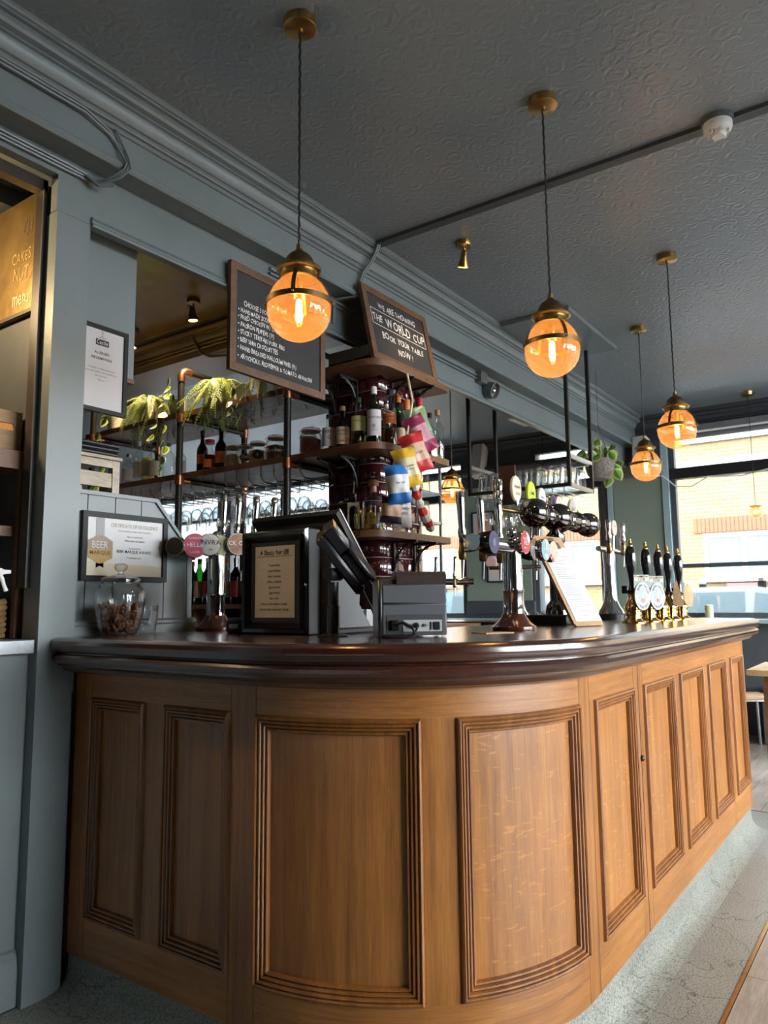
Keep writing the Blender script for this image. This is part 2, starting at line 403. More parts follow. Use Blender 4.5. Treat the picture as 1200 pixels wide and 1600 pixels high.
# street wall with its windows
mb = MB().box(XW, XW+.28, YW, 11, 0, WZ0).box(XW, XW+.28, YW, 11, WZ1, CZ)
ys = [YW] + [y for ab in WIN for y in ab] + [11]
for a, b in zip(ys[0::2], ys[1::2]): mb.box(XW, XW+.28, a, b, WZ0, WZ1)
wb = struct(mb.build('wall_back', PAINT_D), 'dark slate street wall with tall shopfront windows')
MB().box(XW-.012, XW, 2.06, 2.56, 1.1, 2.72).build('panel', GREEN, wb)
mb = MB().box(XW-.03, XW, 1.985, 2.05, 1.0, 2.9).box(XW-.03, XW, 2.57, 2.62, 1.0, 2.75).build('panel_edge', PALE, wb)
MB().box(XW-.015, XW, 3.53, 4.36, 1.28, 2.62).build('panel', GREEN, wb)
MB().box(XW-.03, XW, 3.50, 4.37, 1.13, 1.27).build('panel_rail', PAINT_D, wb)
for k, (a, b) in enumerate(WIN):
    mb = MB(); x0, x1 = XW+.02, XW+.10
    for y in (a, b-.05): mb.box(x0, x1, y, y+.05, WZ0, WZ1)
    mb.box(x0, x1, a+.05, b-.05, WZ0, WZ0+.06); mb.box(x0, x1, a+.05, b-.05, WZ1-.06, WZ1)
    w = struct(mb.build('window_%d' % (k+1), PAINT_D), 'tall dark framed street window, number %d along the wall' % (k+1))
    w['label'] = ['unseen shopfront window beyond the picture edge', 'wide shopfront window beyond the hand pumps with a black transom', 'narrow window behind the hanging glass rack', 'window behind the far beer taps', 'window behind the hanging wine glasses', 'farthest window at the dark end wall'][k]
    MB().box(x0-.02, x1+.01, a, b, 2.49 if k < 4 else 2.56, 2.60).build('transom', IRON, w)
    if k in (1, 0): MB().box(x0, x1, a, b, 1.585, 1.625).build('glazing_bar', PAINT_D, w)
    n = max(1, round((b-a)/1.3)) if k > 2 else 1
    for i in range(1, n): MB().box(x0, x1, a+(b-a)*i/n-.025, a+(b-a)*i/n+.025, WZ0, WZ1).build('mullion', PAINT_D, w)
    for z0, z1 in ((WZ0+.06, 1.585), (1.625, 2.49), (2.60, WZ1-.06)) if k < 2 else ((WZ0+.06, 2.49), (2.60, WZ1-.06)):
        MB().box(XW+.055, XW+.059, a+.05, b-.05, z0, z1).build('pane', PANE, w)
struct(MB().box(XW-.16, XW+.02, YW, 11, WZ0-.04, WZ0).build('trim_1', PALE), 'pale window sill running along the street wall')
# blind box above the window
mb = MB().box(XW-.10, XW, -.6, 2.0, 2.94, 3.0); mb.cyl((XW-.05, -.6, 2.9), (XW-.05, 2.0, 2.9), .028)
tag(mb.build('roller_blind', mat('blind_steel', (.30,.33,.35), .4, .6)), 'rolled up grey blind along the top of the wide window', 'blind')
mb = MB().cyl((XW-.09, 2.75, 2.80), (XW-.09, 6.2, 2.80), .05)
tag(mb.build('roller_blind', PAINT_D), 'rolled up dark blind above the windows behind the glass rack', 'blind')
# cornice of the street wall
CORN = [(0,3.008),(.008,3.008),(.012,3.012),(.012,3.018),(.006,3.021),(.006,3.026),(.018,3.028),(.022,3.033),(.018,3.039),(.018,3.046),(.028,3.048),(.034,3.054),(.044,3.070),(.048,3.084),(.048,3.090),(.058,3.092),(.058,3.099),(.066,3.100),(.078,3.104),(.085,3.113),(.085,3.123),(.078,3.131),(.074,3.134),(.074,3.140),(.088,3.142),(.088,3.150),(.096,3.152),(.102,3.158),(.102,3.17),(0,3.17)]
struct(MB().sweep(CORN, [(XW, -3.3, -1, 0), (XW, 11, -1, 0)]).build('trim_2', PAINT_D, ang=20), 'dark cornice along the street wall')
# other walls
mb = MB().box(-4, XW, YW-.3, YW, 0, WZ0-.5).box(-4, XW, YW-.3, YW, WZ1+.05, CZ)
xs = [-4] + [x for ab in SIDE for x in ab] + [XW+.28]
for a, b in zip(xs[0::2], xs[1::2]): mb.box(a, b, YW-.3, YW, WZ0-.5, WZ1+.05)
wr = struct(mb.build('wall_right', PAINT), 'blue grey wall with windows on the side street')
for k, (a, b) in enumerate(SIDE):
    mb = MB()
    for x in (a, (a+b)/2-.03, b-.06): mb.box(x, x+.06, YW-.2, YW-.1, WZ0-.5, WZ1+.05)
    mb.box(a, b, YW-.2, YW-.1, WZ0-.5, WZ0-.44).box(a, b, YW-.2, YW-.1, WZ1-.01, WZ1+.05).box(a, b, YW-.2, YW-.1, 2.45, 2.52)
    w = struct(mb.build('window_%d' % (k+7), PAINT_D), ['side street window facing the curved bar corner', 'side street window facing the hand pumps'][k])
    MB().box(a, b, YW-.152, YW-.148, WZ0-.45, WZ1).build('pane', PANE, w)
struct(MB().box(-4.2, -4, YW, 11, 0, CZ).build('wall_front', PAINT), 'plain blue grey wall behind the viewer')
struct(MB().box(-4, XW+.28, 11, 11.2, 0, CZ).build('wall_left', PAINT_D), 'dark wall at the far end of the room')
# the great beam over the bar
mb = MB().box(-4, XW, 2.30, 2.75, 2.875, CZ).box(-4, XW, 2.40, 2.44, 2.80, 2.875).box(1.38, XW, 2.40, 2.44, 2.665, 2.80).box(-4, .6, 2.40, 2.44, 2.665, 2.8)
bm_ = struct(mb.build('trim_3', PAINT), 'blue grey painted beam running over the bar')
MB().sweep(CORN, [(-4, 2.30, 0, -1), (XW-.1, 2.30, 0, -1)]).build('cornice', PAINT, bm_, ang=20)
MB().sweep([(0,2.868),(.012,2.866),(.02,2.874),(.02,2.882),(.012,2.888),(.012,2.896),(.006,2.902),(0,2.904)], [(-4, 2.30, 0, -1), (XW, 2.30, 0, -1)]).build('picture_rail', PAINT, bm_, ang=20)
MB().sweep([(0,2.655),(.014,2.655),(.018,2.662),(.014,2.670),(.008,2.673),(.008,2.680),(.014,2.684),(.010,2.692),(0,2.694)], [(1.515, 2.40, 0, -1), (XW, 2.40, 0, -1)]).build('bottom_bead', PAINT, bm_, ang=20)
# post
po = struct(MB().box(1.383, 1.515, 2.40, 2.50, 0, 2.664).build('trim_4', PAINT), 'square painted post where the bar meets the kitchen hatch')
# low ochre bay behind the beam and its cross beam
OCHRE = mat('gloss_ochre_brown', (.155,.105,.042), .3, var=.3, vscale=(3,3,3), bump=.05, bscale=20)  # one glossy ochre brown tone for bay ceiling, cross beam and conduit
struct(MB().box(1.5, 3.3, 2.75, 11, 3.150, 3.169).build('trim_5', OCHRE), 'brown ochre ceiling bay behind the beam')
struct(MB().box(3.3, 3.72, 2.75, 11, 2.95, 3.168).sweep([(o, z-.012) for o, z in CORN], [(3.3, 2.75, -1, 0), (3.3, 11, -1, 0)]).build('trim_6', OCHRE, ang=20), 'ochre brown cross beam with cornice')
tag(MB().tube([(3.21,3.92,3.145),(3.235,3.90,3.10),(3.27,3.88,3.03),(3.29,3.86,2.97),(3.33,3.8,2.94),(3.45,3.5,2.935),(3.6,3.1,2.935)], .009).build('cable_conduit', OCHRE), 'conduit bending down over the ochre cross beam', 'conduit')
# ceiling batten
ba = struct(MB().box(3.05, 3.10, -3.3, 2.2, CZ-.018, CZ).box(3.10, 3.106, -3.3, 2.2, CZ-.012, CZ).build('trim_7', PAINT_D), 'flat batten crossing the ceiling')
# kitchen hatch at the left of the post
struct(MB().box(-4, 1.383, 2.45, 2.55, 0, 1.10).build('wall_hatch', PAINT), 'blue grey panelled wall under the kitchen hatch')
struct(MB().sweep([(0,0),(.022,0),(.022,.12),(.018,.13),(.018,.145),(.010,.155),(.010,.165),(0,.17)], [(-4, 2.45, 0, -1), (1.383, 2.45, 0, -1)]).build('baseboard_hatch', PAINT), 'moulded skirting under the hatch')
struct(MB().box(-4, .6, 2.40, 2.55, 1.10, 2.80).build('wall_kitchen', PAINT), 'wall beside the hatch')
sill = MB().bbox(.6, 1.383, 2.415, 2.95, 1.10, 1.147, .003).build('hatch_counter', mat('galvanised_steel', (.30,.32,.34), .38, .7, var=.25, vscale=(12,12,12)))
tag(sill, 'galvanised steel counter of the kitchen hatch', 'counter')
struct(MB().box(1.402, 1.500, 2.50, 4.3, 0, 2.80).build('wall_partition', PAINT_D), 'dark partition between kitchen and bar')
struct(MB().box(-.5, 1.5, 4.3, 4.4, 0, 2.9).box(-.5, 1.5, 2.75, 4.4, 2.80, 2.9).build('wall_kitchen_back', PAINT_D), 'dark kitchen back wall')
jb = struct(MB().box(1.366, 1.383, 2.47, 2.515, 1.32, 2.795).box(.6, 1.383, 2.47, 2.515, 2.755, 2.8).build('trim_8', mat('dark_brown_paint', (.045,.033,.026), .35, var=.2)), 'dark brown lining of the hatch opening')
MB().box(1.366, 1.371, 2.466, 2.47, 1.32, 2.76).build('steel_edge', GREYP, jb)
# ------------------------------------------------------------------ the bar front
BX, BY, BR, BE, BY0 = 1.527, .845, .70, 4.71, 2.395
CX_, CY_ = BX+BR, BY+BR
L1 = BY0-CY_; LA = BR*PI/2; L2 = BE-CX_; LT = L1+LA+L2
def bp_(s):
    if s <= L1: return (BX, BY0-s, -1., 0.)
    if s <= L1+LA:
        a = (s-L1)/BR; return (CX_-BR*math.cos(a), CY_-BR*math.sin(a), -math.cos(a), -math.sin(a))
    return (CX_+s-L1-LA, BY, 0., -1.)
def P(s, off, z):
    x, y, nx, ny = bp_(s); return (x+nx*off, y+ny*off, z)
def ss(a, b, step=.03, n=0):
    if n: return [a+(b-a)*i/n for i in range(n+1)]
    n = 1
    if b > L1 and a < L1+LA: n = max(1, math.ceil((b-a)/step))
    pts = {a+(b-a)*i/n for i in range(n+1)}
    for k in (L1, L1+LA):
        if a < k < b: pts.add(k)
    return sorted(pts)
def slab(mb, a, b, z0, z1, o0, o1):
    q = ss(a, b); vs = []
    for s in q: vs += [P(s,o1,z0), P(s,o1,z1), P(s,o0,z1), P(s,o0,z0)]
    fs = [(0,1,2,3), tuple(4*(len(q)-1)+k for k in (3,2,1,0))]
    for i in range(len(q)-1):
        for k in range(4): fs.append((i*4+k, (i+1)*4+k, (i+1)*4+(k+1) % 4, i*4+(k+1) % 4))
    return mb.add(vs, fs)
bar = thing('panelled_bar', 'curved oak panelled bar front with reeded mouldings on a concrete plinth', 'bar')
ZB, ZT, ZL, ZU = .245, .952, .12, 1.045
q0 = L1+LA-CX_
PAN = [(.095,.385,OAK),(.475,.769,OAK),(.868,1.346,OAK),(1.439,1.905,OAK_F),(2.30+q0,2.70+q0,OAK_F),(2.805+q0,3.22+q0,OAK_F),(3.315+q0,3.725+q0,OAK_F),(3.83+q0,4.23+q0,OAK_F),(4.34+q0,4.68+q0,OAK_F)]
PROF = [(0,.000),(.004,.009),(.0085,.012),(.012,.009),(.0125,.004),(.0165,.008),(.0205,.007),(.0225,.003),(.023,-.001),(.027,.003),(.031,.002),(.033,-.003),(.0335,-.006),(.0375,-.002),(.0415,-.003),(.044,-.009),(.0445,-.016)]
for a, b, m in PAN:
    pn = slab(MB(), a+.03, b-.03, ZB+.03, ZT-.03, -.03, -.014).build('panel', m, bar)
    mb = MB(); rings = []
    for w, o in PROF:
        r = []
        hs = ss(a+w, b-w, n=18 if b > L1 and a < L1+LA-.02 else 1)
        r += [P(s, o, ZB+w) for s in hs] + [P(b-w, o, ZT-w)] + [P(s, o, ZT-w) for s in reversed(hs)][1:]
        rings.append(r)
    n = len(rings[0])
    if all(len(r) == n for r in rings):
        mb.add([p for r in rings for p in r], [(k*n+i, k*n+(i+1) % n, (k+1)*n+(i+1) % n, (k+1)*n+i) for k in range(len(rings)-1) for i in range(n)])
    mb.build('moulding', OAK_M, pn, ang=25)
G = .0008
fulls = [(0, .095), (.769, .868), (1.905, 1.985), (2.70+q0, 2.752+q0), (2.756+q0, 2.805+q0), (4.23+q0, 4.29+q0), (4.68+q0, LT)]
for a, b in fulls: slab(MB(), a+G, b-G, ZL, ZU, -.03, 0).build('stile', OAK, bar)
for a, b in [(.385,.475),(1.346,1.439),(1.985,2.30+q0),(3.22+q0,3.315+q0),(3.725+q0,3.83+q0),(4.29+q0,4.34+q0)]:
    slab(MB(), a+G, b-G, ZB, ZT, -.03, 0).build('stile', OAK, bar)
edges = [(.095,.769),(.868,1.905),(1.985,2.70+q0),(2.805+q0,4.23+q0),(4.29+q0,4.68+q0)]
for a, b in edges:
    slab(MB(), a+G, b-G, ZL, ZB, -.03, 0).build('rail', OAK_H, bar)
    slab(MB(), a+G, b-G, ZT, ZU, -.03, 0).build('rail', OAK_H, bar)
slab(MB(), 0, LT, .1, ZU, -.06, -.031).build('backing', OAK_M, bar)
MB().box(BE-.005, BE+.02, BY, 1.55, ZL, ZU).build('end_panel', OAK, bar)
mb = MB().sphere((2.754, BY-.001, .70), .011, 10); mb.build('lock', IRON, bar)
pp = [bp_(LT*i/80) for i in range(81)]
mb = MB().sweep([(-.05,.125),(-.012,.125),(-.008,.06),(-.002,.035),(.012,.016),(.035,.006),(.075,.001),(.075,-.02),(-.05,-.02)], pp)
mb.box(BE-.02, BE+.015, BY+.02, 1.55, 0, .12)
mb.build('plinth', CONC, bar)
MB().box(BX-.008, BX+.002, BY0-.004, BY0+.006, .12, 1.05).build('scribe_strip', IRON, bar)
# ------------------------------------------------------------------ the worktop
T = 1.152
top = thing('bar_worktop', 'dark glossy mahogany bar top with a double bullnose edge', 'worktop')
path = [bp_(s) for s in sorted({0, L1, L1+LA, LT} | {L1+LA*i/40 for i in range(1, 40)})]
lip = [(.02,T-.005),(.07,T),(.088,T-.003),(.099,T-.012),(.103,T-.024),(.101,T-.036),(.094,T-.046),(.084,T-.050),(.080,T-.052),(.081,T-.055),(.090,T-.058),(.095,T-.066),(.094,T-.077),(.087,T-.086),(.074,T-.089),(.072,T-.094),(.060,T-.098),(.052,T-.106),(.046,T-.114),(.030,T-.117),(.022,T-.122),(.0,T-.122)]
ec = [(BE, BY, -0., -1.)] + [(BE, BY, math.sin(a), -math.cos(a)) for a in (PI/8, PI/4, 3*PI/8)] + [(BE, BY, 1., 0.), (BE, 1.62, 1., 0.)]
MB().sweep(lip, path + ec[1:]).build('edge_moulding', MAHOG, top, ang=30)
outer = [(x+nx*.07, y+ny*.07) for x, y, nx, ny in path+ec[1:]]
inner = [(2.20, 1.62)] + [(2.27-.07*math.cos(a), 1.69-.07*math.sin(a)) for a in (0.,)] + [(2.20, 2.395)]
poly = [(1.52, 2.465)] + outer + [(2.24, 1.62), (2.20, 1.66), (2.20, 2.465)]
poly = [(1.457, 2.398)] + outer[1:] + [(2.24, 1.62), (2.20, 1.66), (2.20, 2.398)]
mb = MB().prism(poly, T-.03, T, lambda u, v, w: (u, v, w)); mb.box(1.517, 2.20, 2.397, 2.47, T-.03, T)
mb.build('top_board', MAHOG, top)
ib = MB().box(2.16, 2.19, 1.68, 2.6, 0, T-.035).box(2.24, BE, 1.56, 1.59, 0, T-.035)
ib.build('inner_side', PAINT_D, top)
# beadboard screen standing on the bar at the post
sc = thing('beadboard_screen', 'grey tongue and groove screen with a sloping end beside the post', 'screen', (0, 2.465, 0))
def ztop(x): return 1.665 if x < 1.885 else 1.665-(x-1.885)*(1.665-1.45)/.2
xs = [1.515, 1.59, 1.707, 1.824, 1.94, 2.055, 2.085]
for a, b in zip(xs, xs[1:]):
    a2, b2 = a+.002, b-.002
    pts = [(a2, T), (b2, T), (b2, ztop(b2))] + ([(1.885, 1.665)] if a2 < 1.885 < b2 else []) + [(a2, ztop(a2))]
    MB().prism(pts, 0, .02, lambda u, v, w: (u, w, v)).build('plank', PAINT, sc)
MB().box(1.515, 2.083, .006, .03, T, 1.66 if False else 1.44).build('backing', PAINT_D, sc)
mb = MB().prism([(1.515,1.665),(1.887,1.665),(2.092,1.444),(2.092,1.458),(1.893,1.680),(1.515,1.680)], -.01, .03, lambda u, v, w: (u, w, v)); mb.build('cap_rail', PAINT, sc)
MB().sweep([(0,T),(.022,T),(.022,T+.03),(.014,T+.036),(.014,T+.046),(.006,T+.052),(0,T+.054)], [(1.515,0,0,-1),(2.10,0,0,-1)]).build('base_moulding', PAINT, sc)
# hanging panel with the allergen notice
hp = struct(MB().box(1.515, 1.785, 2.49, 2.515, 2.15, 2.70).build('wall_screen', PAINT), 'grey panel hanging under the beam beside the post')
MB().box(1.515, 1.787, 2.485, 2.62, 2.135, 2.152).build('shelf_lip', SHELF_X, hp)
# cables draped over the beam
mb = MB()
for k in range(3): mb.tube([(-2, 2.388, 2.848-.013*k), (1.40, 2.388, 2.848-.013*k), (1.50, 2.385, 2.842-.010*k)], .005, 6)
for k in range(2): mb.tube([(-2, 2.276, 3.022-.014*k), (1.40, 2.280, 3.016-.014*k), (1.50, 2.285, 2.99-.014*k), (1.545+.02*k, 2.286, 2.94), (1.57+.012*k, 2.272, 2.89), (1.56+.01*k, 2.27, 2.86), (1.53+.01*k, 2.33, 2.825), (1.50+.012*k, 2.375, 2.82)], .005, 6)
mb.tube([(1.49, 2.375, 2.825), (1.52, 2.34, 2.81), (1.56, 2.29, 2.835), (1.585, 2.265, 2.87), (1.58, 2.27, 2.91), (1.555, 2.285, 2.97), (1.53, 2.285, 3.01)], .005, 6)
mb.tube([(1.475, 2.372, 2.83), (1.51, 2.35, 2.80), (1.55, 2.32, 2.81)], .008, 6)
tag(mb.build('painted_cables', PAINT), 'bundle of painted cables looped over the beam above the post', 'cable')
mb = MB()
for k in range(2): mb.tube([(3.06+.014*k, 2.19, 3.155), (3.055+.014*k, 2.20, 3.12), (3.045+.014*k, 2.23, 3.06), (3.035+.014*k, 2.27, 3.01), (3.02+.012*k, 2.285, 2.95), (3.00+.012*k, 2.275, 2.89), (2.98+.012*k, 2.30, 2.862), (2.94+.012*k, 2.39, 2.858), (2.93+.012*k, 2.393, 2.80), (2.93, 2.393, 2.72)], .006, 6)
tag(mb.build('painted_cables', PAINT), 'pair of painted cables bending over the cornice above the small chalkboard', 'cable')
# ------------------------------------------------------------------ things on the bar
def face(dx, dy): return math.atan2(dx, -dy)
def lens(parent, x, y, z, r, dep, fm, rim=CHROME, txt=None, tm=None, extra=None, elong=1.0, tilt=0.):
    """round tap badge facing local -y"""
    Mx = Matrix.Translation((x, y, z)) @ Matrix.Rotation(tilt, 4, 'Z') @ Matrix.Rotation(PI/2, 4, 'X')
    E_ = Matrix.Diagonal((1, elong, 1, 1))
    b = MB().lathe([(r*.9, -dep), (r, -dep*.6), (r, 0), (r*.965, .003), (r*.93, .003)], 28, m=Mx @ E_).build('badge', rim, parent)
    MB().lathe([(r*.935, 0), (r*.935, .0035), (0, .004)], 28, m=Mx @ E_).build('badge_face', fm, b)
    f = lambda u, v: Mx @ Vector((u, v, .0055))
    if extra:
        for poly, m in extra:
            me = MB().add([Mx @ Vector((u*r, v*r*elong, .0048)) for u, v in poly], [tuple(range(len(poly)))])
            me.build('badge_print', m, b)
    if txt: text([(s, u*r, v*r*elong, sz*r, 'C') for s, u, v, sz in txt], f, tm or PAPER, b)
    return b
def tap_handle(parent, x, y, z, h=.20, lean=0., m=CHROME):
    """chrome dispense tap: body, black band, tall lever, spout"""
    t = MB().lathe([(.011,-.03),(.015,-.025),(.016,.0),(.013,.012),(.012,.03)], 14, (x, y, z)).build('tap', BRASS_D if m is CHROME else m, parent)
    MB().lathe([(.0125,.03),(.0125,.045)], 14, (x, y, z)).build('band', IRON, t)
    Mx = Matrix.Rotation(lean, 4, 'Y')
    MB().lathe([(.011,.0),(.015,.012),(.0155,.03),(.0115,.045),(.0125,.06),(.0150,h-.05),(.0160,h-.012),(.012,h-.002),(0,h)], 14, (x, y, z+.045), m=Mx).build('lever', CHROME, t)
    MB().cyl((x, y, z-.03), (x+.002, y+.004, z-.095), .007, .0045, 10).build('spout', STEEL, t)
    return t
RED = mat('badge_red', (.36,.012,.022), .3, var=.05); PINK = mat('badge_pink', (.42,.07,.12), .35, var=.05)
STONE = mat('badge_stone', (.36,.35,.31), .4, var=.1); LIME = mat('badge_lime', (.42,.52,.03), .35, var=.1)
NAVY = mat('badge_navy', (.012,.018,.075), .3, var=.1); ORANGE = mat('badge_orange', (.62,.20,.05), .4, var=.1)
CORAL = mat('badge_coral', (.68,.36,.28), .4, var=.05); RUST = mat('badge_rust', (.22,.095,.035), .35, var=.5, vscale=(60,60,60))
SKY = mat('badge_blue', (.20,.33,.42), .35, var=.1); BLUSH = mat('badge_blush', (.58,.40,.36), .45, var=.05); GOLDP = mat('gold_print', (.42,.28,.09), .4, var=.2, vscale=(20,20,20))
def t_font(label, loc, rz, zt, x0, x1):
    t = thing('beer_tap_tower', label, 'beer tap', loc, rz)
    MB().lathe([(.078,0),(.080,.006),(.080,.014),(.074,.018),(.068,.024),(.058,.032),(.048,.046),(.042,.056),(.040,.062)], 32).build('base', MAHOG_T, t)
    MB().lathe([(.0375,.06),(.0375,.136),(.039,.138),(.041,.142),(.041,.148),(.039,.150),(.034,.150)], 28).build('sleeve', CHROME, t)
    MB().lathe([(.034,.150),(.034,zt-.01)], 28).build('column', CHROME, t)
    MB().cyl((x0,0,zt), (x1,0,zt), .028, n=20).build('crossbar', CHROME, t)
    mb = MB().lathe([(.010,zt+.026),(.010,zt+.034),(.018,zt+.040),(.021,zt+.052),(.017,zt+.064),(.008,zt+.071),(0,zt+.072)], 18); mb.build('finial', CHROME, t)
    return t
t = t_font('chrome T shaped beer tap beside the receipt printer with a red badge', (2.51, 1.205, T), 0, .305, -.30, .30)
lens(t, -.235, -.045, .305, .040, .045, NAVY, BLACKG, extra=[(ell(20,.35,.35), mat('lens_blue', (.05,.09,.16), .15))])
lens(t, .005, -.05, .318, .043, .03, RED, txt=[('PILSNER', .1, .2, .34), ('RED', .1, -.2, .5), ('No 1', -.1, -.55, .3)], extra=[([(.1,.9),(.5,.75),(.85,.3),(.6,-.1),(.3,.35)], PAPER)])
lens(t, .105, -.04, .300, .043, .04, BLACKG, BLACKG, txt=[('LITOVEL', -.1, 0, .34)])
lens(t, .175, -.055, .300, .043, .025, SKY, CHROME, extra=[([(-.15,.95),(.35,.9),(.2,.1),(-.05,-.1)], CREAM), (ell(16,.35,.18,0,-.55), PAPER)], txt=[('PALE', 0, -.1, .4)])
lens(t, .25, -.055, .297, .043, .025, CORAL, CHROME, extra=[([(-.7,-.6),(.75,.55),(.82,.45),(-.6,-.72)], PAPER), ([(-.85,-.2),(-.3,-.35),(0,-.93),(-.5,-.8)], RED)])
for x, ln in ((-.155,-.06), (0,-.10), (.145,-.07)):
    tap_handle(t, x, .12, .285, .175, ln); MB().cyl((x, .02, .30), (x, .11, .288), .010, n=12).build('tap_arm', CHROME, t)
t = t_font('chrome T shaped beer tap beside the framed certificate', (2.10, 2.335, T), math.radians(-30.5), .335, -.20, .36)
lens(t, -.175, -.05, .335, .039, .06, STONE, CHROME, extra=[(ell(20,.9,.9), mat('lens_dark', (.03,.026,.02), .08))], tilt=-.5)
lens(t, -.098, -.055, .340, .047, .012, PINK, PINK, txt=[('CAMDEN', 0, .52, .26), ('HELLS', 0, -.1, .5), ('LAGER', 0, -.62, .26)], elong=1.05)
lens(t, -.04, -.055, .345, .046, .035, STONE, CHROME, txt=[('INVRA', .1, .0, .58), ('~', .1, -.6, .6)], tm=INK, extra=[([(-.9,-.2),(-.5,.35),(-.2,.05),(-.55,-.25)], SKY)])
lens(t, .005, -.03, .345, .044, .03, mat('badge_olive', (.28,.30,.14), .4, var=.2), CHROME)
lens(t, .075, -.055, .350, .045, .03, RUST, STEEL, txt=[('CK OIL', 0, -.1, .52)])
for x, ln in ((.045,.03), (.104,.06), (.18,.07), (.26,.08)):
    tap_handle(t, x, .10, .36, .17, ln); MB().cyl((x, .02, .345), (x, .095, .36), .010, n=12).build('tap_arm', CHROME, t)
# ball tower
t = thing('beer_tap_tower', 'black chrome tap tower with round balls and badges behind the clipboard', 'beer tap', (3.30, 1.36, T))
DCH = mat('dark_chrome', (.20,.19,.185), .06, 1.0, var=.03)
MB().bbox(-.15, .17, -.10, .10, 0, .045, .006).build('drip_tray', BLACK, t)
MB().lathe([(.062,.045),(.062,.06),(.055,.085),(.042,.10),(.036,.108)], 28).build('base', DCH, t)
MB().lathe([(.036,.10),(.036,.36),(.046,.385),(.046,.41),(.030,.425),(.022,.44)], 28).build('column', DCH, t)
ZP = .495
MX = lambda x: Matrix.Translation((x, 0, ZP)) @ Matrix.Rotation(PI/2, 4, 'Y')
MB().cyl((-.22,0,ZP), (.47,0,ZP), .042, n=24).build('crossbar', DCH, t)
for x, r in ((-.235,.066), (.03,.070), (.42,.062)):
    b = MB().lathe([(0,-r*1.0),(r*.4,-r*.93),(r*.72,-r*.72),(r*.93,-r*.4),(r,0),(r*.97,r*.3),(r*.86,r*.62),(r*.70,r*.8)], 28, m=MX(x)).build('ball', DCH, t)
    MB().lathe([(r*.97,r*.28),(r*1.01,r*.30),(r*1.01,r*.36),(r*.95,r*.38)], 28, m=MX(x)).build('ring', CHROME, b)
for x in (-.12, .14, .27): MB().lathe([(.042,-.02),(.050,-.012),(.052,0),(.050,.012),(.042,.02)], 28, m=MX(x)).build('collar', DCH, t)
for x, y, z, r, m_, tx in ((-.30,.05,.60,.047,CREAM,[('Aspall',0,.05,.5),('CYDER',.1,-.45,.3)]), (-.12,.06,.60,.046,LIME,[('LIME',.1,-.1,.45),('ALE',.1,-.5,.3)]), (.0,.06,.59,.042,PAPER,[('PALE',0,0,.4)]), (.13,.06,.578,.036,NAVY,[]), (.175,.05,.575,.036,BLUSH,[]), (.36,.05,.565,.05,STONE,[('DRY',0,0,.45)])):
    lens(t, x, y, z, r, .012, m_, m_ if m_ is not NAVY else CHROME, txt=tx, tm=INK, elong=1.25)
    MB().cyl((x, y, ZP+.03), (x, y, z-r), .008, n=8).build('badge_stem', CHROME, t)
tap_handle(t, -.43, .07, .485, .10); MB().cyl((-.43,.07,.50), (-.25,.03,ZP), .009, n=10).build('tap_arm', BRASS_D, t)
for x in (-.34, .02, .11): tap_handle(t, x, .13, .49, .11)
MB().box(-.245, -.24, .08, .16, .54, .72).build('price_card', mat('brown_card', (.07,.03,.015), .6), t)
# flared tap beyond
t = thing('beer_tap_tower', 'flared chrome tap tower with blush badges behind the hand pumps', 'beer tap', (4.30, 1.45, T))
MB().lathe([(.085,0),(.085,.03),(.080,.034)], 28).build('foot', BLACK, t)
MB().lathe([(.076,.032),(.070,.05),(.052,.075),(.040,.11),(.034,.18),(.031,.30),(.036,.37),(.030,.40),(0,.405)], 28).build('column', CHROME, t)
MB().cyl((-.17,0,.40), (.22,0,.40), .016, n=14).build('crossbar', CHROME, t)
lens(t, .03, -.03, .53, .046, .012, BLUSH, BLUSH, txt=[('LAGER', 0, .1, .36)], tm=INKG); MB().cyl((.03,-.02,.40), (.03,-.025,.49), .005, n=8).build('badge_stem', CHROME, t)
lens(t, .21, -.02, .445, .046, .012, BLUSH, BLUSH, txt=[('CIDER', 0, .1, .36)], tm=INKG)
for x in (-.13, .12): tap_handle(t, x, -.05, .40, .12)
mb = MB()
for k in range(3): mb.lathe([(.040+.005*math.cos(a), .005*math.sin(a)) for a in [2*PI*i/8 for i in range(9)]], 24, (-.16+.09*k, -.18, .03), m=Matrix.Rotation(PI/2-.3, 4, 'X'), caps=False)
mb.build('drip_ring', STEEL, t)
# hand pumps
CLIPG = mat('clip_green', (.10,.17,.13), .4, var=.1)
def pump():
    t = thing('hand_pump', 'x', 'hand pump', (0,0,0), 0, 'brass and black hand pumps on the bar')
    MB().lathe([(.050,0),(.050,.004),(.046,.008),(.038,.014),(.031,.022),(.030,.034),(.033,.038),(.033,.050),(.030,.054),(.0345,.058),(.036,.070),(.035,.078),(.030,.088),(.023,.102),(.0185,.118),(.018,.132),(.020,.137)], 28, m=Matrix.Diagonal((1.14,1.14,1,1))).build('base', BRASS_P, t)
    MB().lathe([(.021,.135),(.023,.138),(.023,.150),(.020,.153)], 20).build('collar', BLACKG, t)
    MB().lathe([(.0165,.15),(.0135,.175),(.0135,.20),(.0165,.225),(.0225,.26),(.0265,.295),(.0265,.32),(.022,.345),(.014,.360),(.012,.363)], 24).build('handle', BLACKG, t)
    MB().lathe([(.014,.361),(.014,.365),(.010,.370),(.0075,.375),(.009,.380),(.009,.385),(.006,.389),(.007,.394),(.004,.400),(0,.401)], 16).build('finial', BRASS, t)
    MB().box(-.012, .012, .02, .045, .138, .175).build('clip_bracket', BLACKG, t)
    return t
